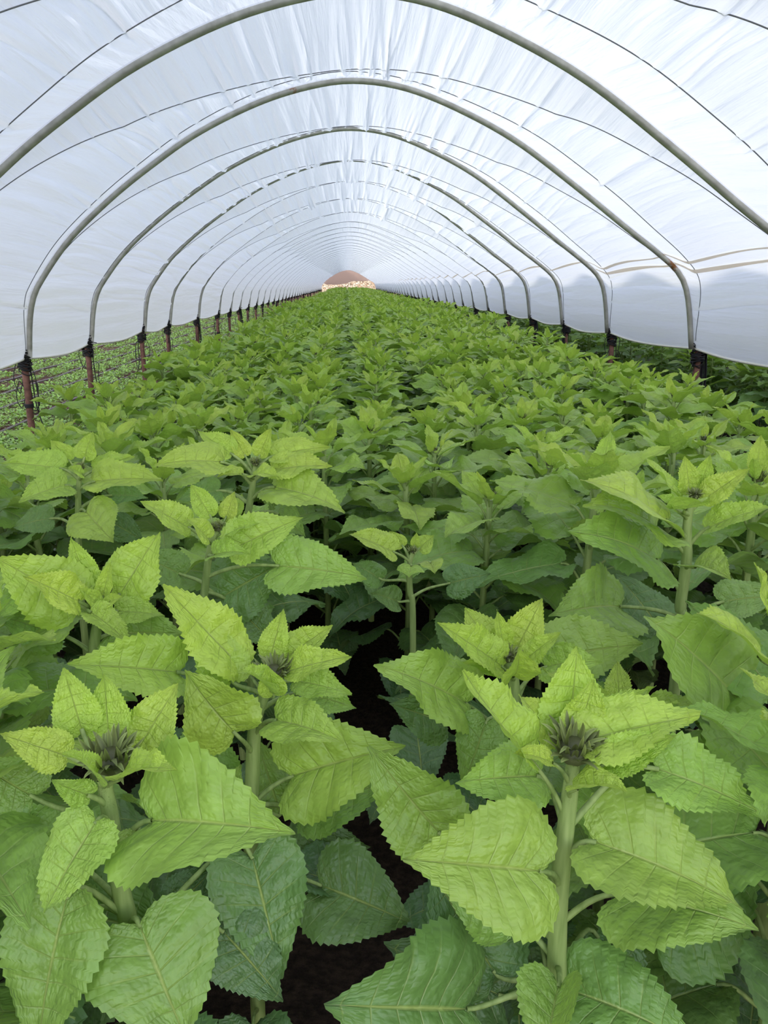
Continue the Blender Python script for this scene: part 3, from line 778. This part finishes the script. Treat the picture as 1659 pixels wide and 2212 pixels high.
def build_hero(h, x, y, H):
    rng = np.random.default_rng(int(h['bud'][0]))
    org = np.array([x, y, 0]); pl = Plant()
    path = catmull(h['path'], 40)
    rr = np.interp(np.linspace(0, 1, 40), [0, .1, .5, 1], [.0085, .0095, .0125, .014]) * h['vig'] ** .5 * (1 if h['y'] < 1.45 else .85 if h['y'] < 1.75 else .72)
    v, f = tube(path - org, rr, 12); pl.stem.add(v, f, age=.5)
    if h['y'] < 1.4: hair(pl.stem, path - org, .0105, rng, 1500)
    for (S, p0, d0, p1, d1, hint, c, w, fold, bend, age) in h['leaves']:
        A = at(*p0, h['y'] + d0); B = at(*p1, h['y'] + d1); s = at(*S, h['y'])
        k = np.argmin(np.abs(path[:, 2] - s[2])); s = path[k]
        out = unit(A - s) + np.array([0, 0, .35])
        pl.add_leaf('hi', s - org, A - org, B - org, hint, out, age, rng.uniform(), pr=.0043 * h['vig'] ** .5 * (1 - .3 * (c < .6)), c=c, width=w, fold=fold, bend=bend,
                    wave=rng.uniform(.02, .045), quilt=.010, twist=rng.uniform(-.25, .25), curl=rng.uniform(.0, .4), rng=rng)
    # shaded lower leaves round the foot of the stem
    az = rng.uniform(0, 6.28)
    for k in range(7):
        az += 2.4; z = H * rng.uniform(.12, .45); d = np.array([math.cos(az), math.sin(az), 0])
        s = np.array([np.interp(z, path[::-1, 2], path[::-1, i]) for i in range(2)] + [z])
        A = s + (d * .8 + np.array([0, 0, .5])) * .13; B = A + (d * .9 + np.array([0, 0, -.45])) * rng.uniform(.15, .2)
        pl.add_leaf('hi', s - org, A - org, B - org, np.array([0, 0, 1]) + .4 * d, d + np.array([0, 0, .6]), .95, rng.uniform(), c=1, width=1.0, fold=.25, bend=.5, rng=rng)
    c = at(*h['bud'], h['y']) - org
    pl.bud = make_bud(c, h['bud_r'], (0, -.28, 1), 'hi', rng)
    return link_hi(pl, (x, y, 0), petioles=True)

# ------------------------------------------------------------------ where the sunflowers stand
ROWS_R = [.27, .64, 1.02, 1.40, 1.78, 2.16]
ROWS_L = [-.29, -.62, -.95, -1.26, -1.56]
# heads read off the place: pixel of the head and its distance along the tunnel
HEADS = [(-45, 1330, 1.45), (-120, 1560, 1.15),
         (1055, 1068, 2.5), (880, 1032, 2.85), (1340, 1530, 1.34), 
         (1285, 1012, 2.3), (1640, 1030, 2.15), (1760, 1560, 1.12), (800, 925, 3.6), (930, 908, 4.0), (1130, 900, 4.0), (1165, 958, 3.3),
         (1305, 938, 3.5), (1455, 955, 2.9), (1530, 866, 4.4), (1600, 908, 3.7), (430, 905, 3.9), (245, 958, 3.1), (640, 905, 4.0),
         (105, 958, 3.3), (470, 830, 5.6), (720, 800, 6.5), (60, 1010, 2.75), (330, 925, 3.55), (700, 955, 3.15)]
plants = []                                                       # x, y, H, level of detail
for px, py, d in HEADS:
    p = at(px, py, d); plants.append([p[0], p[1], float(np.clip(p[2], .62, 1.16)), 'near' if d < 4.2 else 'mid', None])
for h in HERO_POS: plants.append([h[0], h[1], h[2], 'hero', h[3]])


def jit(x, y, rng, sx=.09, sy=.09): return x + rng.uniform(-sx, sx), y + rng.uniform(-sy, sy)


rg = np.random.default_rng(5)
far = []
for xs in (ROWS_R, ROWS_L):
    for rx in xs:
        y = 0.75 + rg.uniform(0, .2)
        while y < 97:
            step = .33 if y < 30 else .42
            x2, y2 = jit(rx - (.05 * np.sign(rx) * min(1, max(0, (y - 3) / 2)) if abs(rx) < .4 else 0), y, rg)
            y += step
            H = float(np.clip(.90 + rg.normal(0, .06), .72, 1.04))
            if y2 < 4.6 and any(math.hypot(x2 - q[0], y2 - q[1]) < .27 for q in plants): continue
            H += .08 * min(1, max(0, y2 - 9) / 9)
            if rx < -1.5: H -= .08
            if y2 < 1.0: H = min(H, .60 + .25 * max(0, abs(x2) - .3))
            if y2 < 2.4: H = min(H, .86)
            if y2 < 0.85 and abs(x2) < .6: continue
            if y2 < 2.0 and abs(x2) > 1.25: continue
            if y2 < 8.6: plants.append([x2, y2, H, 'near' if y2 < 2.6 else 'mid', None])
            else: far.append((x2, y2, H))
outer = []
for rx in (4.05, 4.5, 4.95, 5.4):
    y = 5.4 + rg.uniform(0, .3)
    while y < 60:
        x2, y2 = jit(rx, y, rg); y += .36
        H = float(np.clip(.84 + rg.normal(0, .05), .7, .95))
        if y2 < 11 and rx < 4.9: outer.append([x2, y2, H])
        else: far.append((x2, y2, H))

NEARV = [grow(.9, 'hi', np.random.default_rng(100 + k), nleaf=25, vigor=1.1, bud_r=.02) for k in range(8)]
near_protos = [link_hi(p, (0, 0, -50), petioles=False) for p in NEARV]
MIDV = [grow(.9, 'mid', np.random.default_rng(200 + k), nleaf=23, vigor=1.1, bud_r=.02) for k in range(10)]
mid_protos = [link_mid(p, (0, 0, -50)) for p in MIDV]


def row_of(x):
    rows = [('right', i, r) for i, r in enumerate(ROWS_R)] + [('left', i, r) for i, r in enumerate(ROWS_L)]
    return min(rows, key=lambda q: abs(q[2] - x))[:2]


rg = np.random.default_rng(8)
byrow = {}
for p in plants: byrow.setdefault(row_of(p[0]), []).append(p)
count_ind = 0
for (side, i), ps in byrow.items():
    ps.sort(key=lambda q: q[1])
    for k, (x, y, H, kind, hero) in enumerate(ps):
        if kind == 'hero':
            o = build_hero(hero, x, y, H); lab = hero['label']
        else:
            protos = near_protos if kind == 'near' else mid_protos
            o = copy_tree(protos[int(rg.integers(len(protos)))])
            s = H / .9; o.location = (x, y, 0); o.rotation_euler = (0, 0, rg.uniform(0, 2 * PI))
            w = s ** .5 * rg.uniform(.94, 1.08); o.scale = (w, w, s)
            look = 'tall' if H > .98 else 'short' if H < .8 else 'green'
            lab = f'{look} budding sunflower, {ORD[k]} from the front in {ORD[i]} row {side} of the central furrow'
        tag(o, lab, 'sunflower', f'sunflowers in the {side} bed')
        count_ind += 1
outer.sort(key=lambda q: (round(q[0] / .45), q[1]))
orow = {}
for x, y, H in outer:
    r = 0 if x < 4.38 else 1; k = orow.get(r, 0); orow[r] = k + 1
    o = copy_tree(mid_protos[int(rg.integers(len(mid_protos)))]); s = H / .9
    o.location = (x, y, 0); o.rotation_euler = (0, 0, rg.uniform(0, 2 * PI)); o.scale = (s ** .5, s ** .5, s)
    tag(o, f'dark shaded sunflower outside the right wall, {ORD[k]} from the front in its {"inner" if r == 0 else "outer"} row', 'sunflower',
        'sunflowers outside the right wall')
    count_ind += 1
for pr in near_protos + mid_protos:
    for ch in list(pr.children): bpy.data.objects.remove(ch)
    bpy.data.objects.remove(pr)
print('individual sunflowers', count_ind, 'far', len(far))

# the rest of the crop, far down the tunnel: one mass
LOWV = [grow(.9, 'low', np.random.default_rng(300 + k), nleaf=17, vigor=1.1) for k in range(8)]
TINYV = [grow(.9, 'tiny', np.random.default_rng(400 + k), nleaf=11, vigor=1.15) for k in range(6)]


def flat(pl):
    m = MB(); a = MB(); a.merge(pl.stem); a.mi = [np.ones_like(x) for x in a.mi]; m.merge(a)
    for l, p in zip(pl.leaves, pl.pet):
        m.merge(l)
        if p.n:
            k = MB(); k.merge(p); k.mi = [np.ones_like(x) for x in k.mi]; m.merge(k)
    q = MB(); q.merge(m); return q


LOWF = [flat(p) for p in LOWV]; TINYF = [flat(p) for p in TINYV]
mass = MB(); mass_out = MB()
for x, y, H in far:
    src = LOWF if y < 26 else TINYF
    a = rg.uniform(0, 2 * PI); s = H / .9; w = s ** .5
    M = np.array([[math.cos(a) * w, -math.sin(a) * w, 0], [math.sin(a) * w, math.cos(a) * w, 0], [0, 0, s]])
    (mass if x < 3 else mass_out).merge(src[int(rg.integers(len(src)))], M, (x, y, 0), rnd=rg.uniform())
tag(mass.obj('sunflower_crop', [M_LEAF, M_STEM], None, True), 'dense mass of green sunflowers filling the far length of the tunnel', 'sunflower crop', kind='stuff')
tag(mass_out.obj('sunflower_crop', [M_LEAF, M_STEM], None, True), 'dark sunflower mass outside the right wall of the tunnel', 'sunflower crop', kind='stuff')

# ------------------------------------------------------------------ tunnel: hoops, cover, cords, posts
PROF = np.array([(-3.03, .86), (-2.99, 1.18), (-2.94, 1.39), (-2.85, 1.56), (-2.55, 1.93), (-2.14, 2.29), (-1.74, 2.58), (-1.31, 2.85), (-.76, 3.1),
                 (-.27, 3.24), (.12, 3.28), (.56, 3.22), (1.06, 3.04), (1.58, 2.78), (2.16, 2.39), (2.62, 2.06), (2.95, 1.83), (3.15, 1.67),
                 (3.25, 1.52), (3.31, 1.30), (3.37, .93)])
PC = catmull(PROF, 600)
PS = np.r_[0, np.cumsum(np.hypot(*np.diff(PC, axis=0).T))]; ARC = PS[-1]
PN = np.gradient(PC, axis=0); PN /= np.linalg.norm(PN, axis=1)[:, None]; PN = np.stack([-PN[:, 1], PN[:, 0]], -1)   # outward (up)


def prof(q):
    s = np.clip(q, 0, 1) * ARC
    return (np.stack([np.interp(s, PS, PC[:, 0]), np.interp(s, PS, PC[:, 1])], -1),
            np.stack([np.interp(s, PS, PN[:, 0]), np.interp(s, PS, PN[:, 1])], -1))


HOOPS = [(-.8, -.8), (1.2, 1.2), (3.4, 3.4), (5.7, 5.7), (8.0, 8.0), (9.96, 10.7), (12.6, 13.0), (14.4, 15.4), (17.2, 17.8), (20.0, 20.0),
         (22.0, 22.3), (23.9, 24.4)]
while HOOPS[-1][0] < 97: HOOPS.append((HOOPS[-1][0] + 2.3 + R.uniform(-.15, .15), HOOPS[-1][0] + 2.5 + R.uniform(-.2, .1)))
NB = len(HOOPS) - 1


def hoop_y(i, q): return HOOPS[i][0] * (1 - q) + HOOPS[i][1] * q


QA = [(0, 0), (.12, .03), (.2, .07), (.27, .14), (.33, .26), (.40, .42), (.46, .51), (.51, .50), (.57, .39), (.63, .27), (.70, .14), (.80, .05), (1, 0)]
QB = [(0, 1), (.08, .84), (.17, .72), (.24, .65), (.30, .60), (.36, .55), (.42, .515), (.48, .52), (.54, .55), (.60, .53), (.69, .50), (.78, .53), (.87, .65), (1, 1)]


def smooth_tab(tab):
    q = np.linspace(0, 1, 401); y = np.interp(q, *np.array(tab).T)
    k = np.hanning(41); k /= k.sum(); yp = np.r_[np.full(20, y[0]), y, np.full(20, y[-1])]
    return q, np.convolve(yp, k, 'valid')


TA, TB = smooth_tab(QA), smooth_tab(QB)
uA = lambda q: np.interp(q, *TA)
uB = lambda q: np.interp(q, *TB)


def sag(q, u):
    """How far the cords pull the cover inwards between two hoops."""
    a, b = uA(q), uB(q); lo, hi = np.minimum(a, b), np.maximum(a, b)
    D = .20 * np.clip(np.sin(PI * np.clip(q, 0, 1)), 0, 1) ** .7
    dl = np.minimum(D, lo * 2.3 * .42); dh = np.minimum(D, (1 - hi) * 2.3 * .42)
    m = np.clip((u - lo) / np.maximum(hi - lo, 1e-4), 0, 1)
    mid = dl + (dh - dl) * m - .07 * (hi - lo) * np.sin(PI * m) * np.minimum(1, D / .1)
    first = dl * np.clip(u / np.maximum(lo, 1e-4), 0, 1) ** 1.0
    last = dh * np.clip((1 - u) / np.maximum(1 - hi, 1e-4), 0, 1)
    return np.where(u < lo, first, np.where(u > hi, last, mid))


def wrinkles(i, q, u, rng):
    """Folds of the slack film, running along the tunnel and pinched where they pass under a cord."""
    s = q * ARC; y = u * 2.3; h = np.zeros_like(q)
    n = 120
    for k in range(n):
        q0 = rng.uniform(.04, .96) if k % 3 else np.clip(rng.normal(.5, .12), .1, .9)
        a0, b0 = float(uA(q0)), float(uB(q0)); lo, hi = min(a0, b0) * 2.3, max(a0, b0) * 2.3
        near_top = abs(q0 - .5) < .22
        l1 = rng.uniform(.15, .8) * (1.5 if near_top else 1); l2 = rng.uniform(.12, .7) * (1.5 if near_top else 1)
        both = rng.uniform() < .55
        y0, y1 = (lo, hi) if both else ((lo, lo) if rng.uniform() < .5 else (hi, hi))
        amp = np.where(y < y0, np.exp(-((y0 - y) / l1) ** 2), np.where(y > y1, np.exp(-((y - y1) / l2) ** 2), 1.0))
        w = rng.uniform(.010, .032); A = rng.uniform(.006, .022) * (1.6 if rng.uniform() < .15 else 1)
        sl = rng.uniform(-.05, .05) + (.10 * (q0 - .5) if not near_top else 0)
        ds = s - (q0 * ARC + sl * (y - .5 * (y0 + y1)) + .02 * np.sin(3 * y + k))
        h += A * amp * np.exp(-np.abs(ds) / w * (1 + .25 * np.sign(ds))) * np.where(np.abs(ds) < .2, 1, 0)
    # broad soft drape
    for k in range(26):
        f = rng.uniform(5, 16); h += .0016 * np.sin(2 * PI * (f * q * ARC / 2.5 + rng.uniform(-.3, .3) * y) + rng.uniform(0, 6.3)) * np.exp(-((y - rng.uniform(.4, 1.9)) / .9) ** 2)
    ca, cb = np.abs(u - uA(q)) * 2.3, np.abs(u - uB(q)) * 2.3                    # flattened right under a cord
    return h * np.clip(np.minimum(u, 1 - u) * 12, 0, 1) * (1 - .8 * np.exp(-(np.minimum(ca, cb) / .035) ** 2))


def film_point(i, q, u, extra=0.0):
    P, N = prof(q)
    ya, yb = hoop_y(i, q), hoop_y(i + 1, q)
    off = .036 - sag(q, u) * (1 + .55 * min(1, max(0, (i - 6) / 3))) - extra
    return np.stack([P[..., 0] + N[..., 0] * off, ya + (yb - ya) * u, P[..., 1] + N[..., 1] * off], -1)


film = MB(); hem = [[], []]
for i in range(NB):
    near = 1 <= i <= 8
    nq, nu = (1100, 42) if 2 <= i <= 5 else (640, 26) if near else (90, 15)
    q = np.linspace(0, 1, nq)[None, :].repeat(nu, 0); u = np.linspace(0, 1, nu)[:, None].repeat(nq, 1)
    ex = wrinkles(i, q, u, np.random.default_rng(700 + i)) if near else 0.0
    # slack along the bottom edge
    ex = ex + 0.02 * np.exp(-np.minimum(q, 1 - q) / .02) * np.sin(PI * u) * np.sin(5 * u + i)
    V = film_point(i, q, u, ex)
    drop = .045 * np.sin(PI * u) * np.exp(-np.minimum(q, 1 - q) / .03); V[..., 2] -= drop
    uvm = np.stack([q * ARC, V[..., 1]], -1)
    film.add(V.reshape(-1, 3), grid_faces(nu, nq), uvm.reshape(-1, 2))
    hem[0].append(V[:-1, 0]); hem[1].append(V[:-1, -1])
cover = film.obj('ceiling', M_FILM, None, True)
tag(cover, 'translucent white polythene cover arched over the whole crop', 'tunnel cover', kind='structure')
for k, nm in ((0, 'left'), (1, 'right')):
    hp = np.concatenate(hem[k]); hp[:, 2] -= .004
    m = MB(); m.add(*tube(hp, .011, 6))
    o = m.obj('hem', M_HEM, cover)
    o['label'] = 'cream rolled hem along the lower edge'

# the next tunnel's cover, standing to the right (its shade falls on our right wall)
nb = MB()
for i in range(NB):
    q = np.linspace(0, 1, 60)[None, :].repeat(13, 0); u = np.linspace(0, 1, 13)[:, None].repeat(60, 1)
    V = film_point(i, q, u); V[..., 0] += 6.75
    nb.add(V.reshape(-1, 3), grid_faces(13, 60), np.stack([q * ARC, V[..., 1]], -1).reshape(-1, 2))
tag(nb.obj('wall_right', M_FILM, None, True), 'white polythene cover of the neighbouring tunnel beyond the right wall', 'tunnel cover', kind='structure')

# hoops
for i, (a, b) in enumerate(HOOPS):
    if i < 1: continue
    seen = i - 2                                        # the first hoop in the frame is index 3
    q = np.linspace(0, 1, 90 if i < 9 else 44)
    P, _ = prof(q); y = a * (1 - q) + b * q
    m = MB(); m.add(*tube(np.stack([P[:, 0], y, P[:, 1]], -1), .026, 12 if i < 9 else 7))
    o = m.obj('tunnel_hoop', M_PIPE)
    if seen < 1: lab = 'galvanised hoop overhead, behind the arch that crosses the top of the picture' if seen == 0 else 'galvanised hoop arching above the nearest sunflowers'
    else: lab = f'grey galvanised pipe arch carrying the white cover, {ORD[seen - 1]} hoop counted from the front'
    tag(o, lab, 'tunnel hoop', 'hoops of the tunnel')

# lashing cords
for i in range(1, NB):
    for nm, fn in (('front', uA), ('back', uB)):
        n = 400 if i < 9 else 40
        q = np.linspace(0.01, .99, n); u = fn(q)
        V = film_point(i, q, u, .0055)
        m = MB(); m.add(*tube(V, .0034, 5))
        o = m.obj('lashing_cord', M_CORD)
        if i >= 3: lab = f'thin grey cord over the cover, {nm} one in the {ORD[i - 3]} bay from the front'
        else: lab = f'thin grey cord over the cover above the camera, {nm} one of the pair, {"nearer" if i == 2 else "rearmost"} bay'
        tag(o, lab, 'cord', 'cords lashing the cover')

# posts with twine
def loop_path(c, w, h, ang, rng):
    t = np.linspace(0, 2 * PI, 22, endpoint=False)
    x = w * np.sin(t) * (1 + .25 * np.sin(2 * t + rng.uniform(0, 6))); z = -h * .5 * (1 - np.cos(t))
    return np.stack([c[0] + x * math.cos(ang) + .008 * np.sin(3 * t), c[1] + x * math.sin(ang), c[2] + z], -1)


def make_post(rng, style):
    root = empty('tunnel_post', (0, 0, -40))
    m = MB(); m.add(*tube([(0, 0, -.12), (0, 0, .3), (.004, 0, .6), (0, 0, .93)], .033, 12)); m.obj('tube', M_RUST, root)
    m = MB()
    for k in range(26 if style != 1 else 34):
        z = rng.uniform(.76, .955); t = np.linspace(0, 2 * PI, 15, endpoint=False); r = rng.uniform(.036, .062) * (1 + .25 * (z - .76) / .2)
        til = rng.uniform(-.035, .035, 2)
        V = np.stack([r * np.cos(t), r * np.sin(t), z + til[0] * np.cos(t) + til[1] * np.sin(t)], -1)
        m.add(*tube(V, .0055, 5, closed=True))
    for k in range(10):
        a = rng.uniform(0, 6.28); p = np.array([.05 * math.cos(a), .05 * math.sin(a), rng.uniform(.88, .95)])
        q = p + np.array([rng.uniform(-.05, .07), rng.uniform(-.04, .04), rng.uniform(-.02, .07)])
        m.add(*tube([p, (p + q) / 2 + rng.uniform(-.01, .01, 3), q], .005, 5))
    if style == 2:
        for k in range(16):
            x = .045 + rng.uniform(0, .06); y = rng.uniform(-.03, .03); z0 = rng.uniform(.82, .92); z1 = rng.uniform(.35, .6)
            m.add(*tube(catmull([(x * .8, y, z0), (x, y, (z0 + z1) / 2), (x + rng.uniform(-.02, .02), y, z1)], 6), .0045, 5))
    m.obj('twine_binding', M_ROPE, root)
    for k in range({0: 5, 1: 3, 2: 2, 3: 3}[style]):
        a = rng.uniform(-.7, .7) + (PI if k % 2 else 0); r = .05
        m = MB(); m.add(*tube(loop_path((r * math.cos(a) * 1.3, r * math.sin(a), rng.uniform(.66, .90)), rng.uniform(.03, .06), rng.uniform(.18, .42), a, rng), .0042, 5, closed=True))
        m.obj('twine_loop', M_ROPE, root)
    m = MB(); m.add(*tube(catmull([(.05, 0, .9), (.065, -.01, .62), (.075, 0, .42), (.16, -.04, .12)], 12), .006, 5)); m.obj('loose_end', M_ROPE, root)
    if style in (0,):
        t = np.linspace(0, 2 * PI, 20, endpoint=False); m = MB()
        for dz in (0, .012, .024): m.add(*tube(np.stack([.038 * np.cos(t), .038 * np.sin(t), np.full(20, .43 + dz)], -1), .0075, 6, closed=True))
        m.obj('clip_band', M_ROPE, root)
    return root


POSTS = [make_post(np.random.default_rng(50 + k), k) for k in range(4)]
for i, (a, b) in enumerate(HOOPS):
    if i < 1: continue
    for side, x, y in (('left', -3.085, a), ('right', 3.44, b)):
        st = {3: 0, 4: 0 if side == 'left' else 2, 5: 1, 6: 3 if side == 'left' else 2}.get(i, i % 3 + (0 if side == 'left' else 1))
        o = copy_tree(POSTS[min(st, 3)]); o.location = (x, y, -.03 if side == 'left' else 0.02)
        o.rotation_euler = (0, 0, 0 if i < 6 else (i * 1.7) % 6.28)
        foot = f'the {ORD[i - 3]} hoop' if i >= 3 else ('the hoop nearest the camera' if i == 1 else 'the hoop before the camera')
        tag(o, f'rusty steel post bound with black twine under {side} foot of {foot}', 'post', f'posts along the {side} side')
for pr in POSTS:
    for ch in list(pr.children): bpy.data.objects.remove(ch)
    bpy.data.objects.remove(pr)

# tan tapes on the right wall
def tape(q0, i0, i1, seed, wdt, lab):
    rng = np.random.default_rng(seed); V = []
    for i in range(i0, i1):
        n = 24 if i < 9 else 8
        for u in np.linspace(0, 1, n, endpoint=False):
            qc = q0 + .006 * math.sin(PI * u) * (1 if i % 2 else .4) + .002 * math.sin(2.1 * i)
            w = wdt * (1 + .35 * math.sin(7 * u + i))
            for sg in (-1, 0, 1):
                V.append(film_point(i, np.array(qc + sg * w / ARC), np.array(u), (.012 + (.004 if sg == 0 else 0)) + float(wrinkles(i, np.array([qc]), np.array([u]), np.random.default_rng(700 + i))[0] if 1 <= i <= 8 else 0)))
    V = np.array(V); m = MB(); m.add(V, grid_faces(len(V) // 3, 3))
    tag(m.obj('seam_tape', M_TAPE), lab, 'tape', 'tapes on the right wall')


tape(.883, 2, 22, 1, .014, 'long upper tan tape running along the right wall of white film')
tape(.899, 2, 5, 2, .02, 'short lower tan tape on the right wall beside the nearest hoops')

# ------------------------------------------------------------------ ground
g = MB(); n = 150
gx = np.r_[np.linspace(-60, -9, 14)[:-1], np.linspace(-9, 7, 90), np.linspace(7, 60, 14)[1:]]
gy = np.r_[np.linspace(-8, 14, 120)[:-1], np.linspace(14, 130, 100)]
X, Y = np.meshgrid(gx, gy)
Z = .018 * np.sin(7.3 * X + 1.3 * np.sin(2.1 * Y)) * np.sin(5.1 * Y + .7 * np.sin(3.3 * X)) + .012 * np.sin(19 * X) * np.sin(17 * Y + X)
Z -= .05 * np.exp(-((X - .02) / .10) ** 2)
Z = np.where((np.abs(X) < 9), Z, 0) - .01
g.add(np.stack([X, Y, Z], -1).reshape(-1, 3), grid_faces(len(gy), len(gx)))
tag(g.obj('floor', M_SOIL), 'reddish brown bare soil under the crop and beside the tunnel', 'ground', kind='structure')

# low weeds and seedlings beside the left posts
wm = MB(); rw = np.random.default_rng(77)
TW = []
for k in range(7):
    q = MB()
    for j in range(13):
        a = rw.uniform(0, 6.28); L = rw.uniform(.02, .052); e = rw.uniform(-.1, .8); h = rw.uniform(.005, .045)
        d = np.array([math.cos(a), math.sin(a), 0]); p0 = d * rw.uniform(.005, .05) + np.array([0, 0, h]); w = np.array([-d[1], d[0], 0]) * L * .36
        dr = d * math.cos(e) + np.array([0, 0, math.sin(e)]); p1 = p0 + dr * L
        pm = p0 + dr * L * .5 + np.array([0, 0, L * .12])
        up = np.array([0, 0, L * .1])
        q.add([p0, pm - w + up, p0, pm + w + up, pm, p1, p1], [(0, 1, 5, 4), (0, 4, 5, 3)], np.tile((.3, .5), (7, 1)), age=rw.uniform(.28, .62), rnd=rw.uniform())
    TW.append(q)
y = 5.0
while y < 75:
    dy = .075 + .0055 * max(0, y - 8)
    for x in np.arange(-8.2, -1.95, dy):
        x2, y2 = x + rw.uniform(-.5, .5) * dy, y + rw.uniform(-.5, .5) * dy
        band = .5 + .5 * math.cos(2 * PI * (x2 + 3.72) / .62)          # thinner along the drip hoses
        patch = math.sin(1.7 * x2 + 2.0 * math.sin(.8 * y2)) + math.sin(1.1 * y2 + 1.3 * x2)
        pr = .99 - .78 * band ** 3 - (.55 if patch > 1.25 else 0)
        if x2 > -3.0: pr *= .55
        if rw.uniform() > pr: continue
        a = rw.uniform(0, 6.28); s = rw.uniform(.75, 1.25) * (1 + .02 * max(0, y - 8))
        M = np.array([[math.cos(a) * s, -math.sin(a) * s, 0], [math.sin(a) * s, math.cos(a) * s, 0], [0, 0, s * .9]])
        wm.merge(TW[int(rw.integers(7))], M, (x2, y2, 0))
    y += dy
tag(wm.obj('seedlings', M_LEAF, None, True), 'low bright green seedlings covering the soil outside the left wall', 'seedlings', kind='stuff')

DH = ['beside the left posts', 'second out from the left posts', 'third out from the left posts', 'fourth out from the left posts', 'outermost on the left']
for k, x in enumerate((-3.72, -4.34, -4.96, -5.58, -6.2)):
    yy = np.linspace(4.5, 70, 90)
    V = np.stack([x + .03 * np.sin(.9 * yy + k) + .015 * np.sin(2.3 * yy), yy, .03 + .006 * np.sin(3 * yy)], -1)
    m = MB(); m.add(*tube(V, .016, 6))
    tag(m.obj('drip_hose', M_DRIP), f'dusty dark drip hose lying on the soil among seedlings, {DH[k]}', 'hose', 'drip hoses on the left')

# far end: brown gable cloth over the arch, stone bank behind
YE = HOOPS[-1][0] + .3
q = np.linspace(.03, .97, 60); P, N = prof(q)
m = MB(); rows = 14; V = []
low = np.interp(q, [0, .2, .5, .75, 1], [1.42, 1.34, 1.5, 1.82, 1.75])
xs = P[:, 0]
bot = np.interp(xs, [-3.1, -2.4, -1.2, 0, .6, 1.6, 3.3], [1.62, 1.42, 1.38, 1.55, 1.78, 1.80, 1.88])
for r in range(rows):
    t = r / (rows - 1); z = P[:, 1] * (1 - t) + np.minimum(bot, P[:, 1]) * t
    V.append(np.stack([xs, YE + .12 * np.sin(1.1 * xs + .5) * t + .03 * np.sin(6 * xs) * t, z], -1))
V = np.array(V); m.add(V.reshape(-1, 3), grid_faces(rows, 60))
tag(m.obj('gable_cloth', M_CLOTH), 'sagging pinkish brown cloth hung across the far end of the tunnel', 'cloth')
m = MB()
xb = np.linspace(-40, 30, 200); rb = np.random.default_rng(3)
top = 1.9 + .12 * np.sin(.7 * xb) + rb.uniform(-.06, .06, 200)
yb_ = YE + 6
V = [np.stack([xb, np.full(200, yb_) + k * .22 + rb.uniform(-.06, .06, 200), top * k / 5], -1) for k in range(6)] + [np.stack([xb, np.full(200, yb_ + 3.0), top], -1)]
m.add(np.array(V).reshape(-1, 3), grid_faces(7, 200))
tag(m.obj('wall_back', M_BANK), 'pale tan stone bank beyond the far end of the tunnel', 'stone bank', kind='structure')

# ------------------------------------------------------------------ light
w = bpy.data.worlds.new('sky'); sc.world = w; w.use_nodes = True
nt = w.node_tree; nt.nodes.clear()
wo = node(nt, 'ShaderNodeOutputWorld'); bg = node(nt, 'ShaderNodeBackground'); bg.inputs['Strength'].default_value = 1.0
tc = node(nt, 'ShaderNodeTexCoord'); sp = node(nt, 'ShaderNodeSeparateXYZ'); nt.links.new(tc.outputs['Generated'], sp.inputs[0])
c = ramp(nt, math_n(nt, 'MULTIPLY_ADD', sp.outputs[2], .5, .5), [(0.48, (.35, .32, .28)), (0.5, (1.82, 1.72, 1.56)), (0.58, (1.52, 1.53, 1.52)), (0.70, (1.00, 1.12, 1.40)), (1.0, (.75, .88, 1.24))])
dp = node(nt, 'ShaderNodeVectorMath', operation='DOT_PRODUCT'); nt.links.new(tc.outputs['Generated'], dp.inputs[0])
dp.inputs[1].default_value = (.42, -.86, .25)                      # hazy brightness on the sun's side of the sky
fac = math_n(nt, 'MULTIPLY_ADD', dp.outputs['Value'], .55, 1.0)
vm = node(nt, 'ShaderNodeVectorMath', operation='SCALE'); nt.links.new(c, vm.inputs[0]); nt.links.new(fac, vm.inputs['Scale'])
nt.links.new(vm.outputs[0], bg.inputs[0]); nt.links.new(bg.outputs[0], wo.inputs[0])
sl = bpy.data.lights.new('sun', 'SUN'); sl.energy = 1.8; sl.angle = math.radians(2.0); sl.color = (1.0, .93, .82)
so = bpy.data.objects.new('sun', sl); COL.objects.link(so)
to_sun = Vector((.84, -.42, .455)).normalized()
so.rotation_euler = to_sun.to_track_quat('Z', 'Y').to_euler()
so.location = (8, -4, 8)

vs = sc.view_settings
sc.display_settings.display_device = 'sRGB'
vs.view_transform = 'Standard'; vs.look = 'None'; vs.gamma = 1.0; vs.use_curve_mapping = False
vs.exposure = 0.40
cy = sc.cycles
cy.max_bounces = 6; cy.diffuse_bounces = 4; cy.glossy_bounces = 2; cy.transmission_bounces = 4; cy.transparent_max_bounces = 4
cy.caustics_reflective = False; cy.caustics_refractive = False
cy.sample_clamp_indirect = 8.0
cy.use_denoising = True; cy.use_adaptive_sampling = True; cy.adaptive_threshold = 0.08
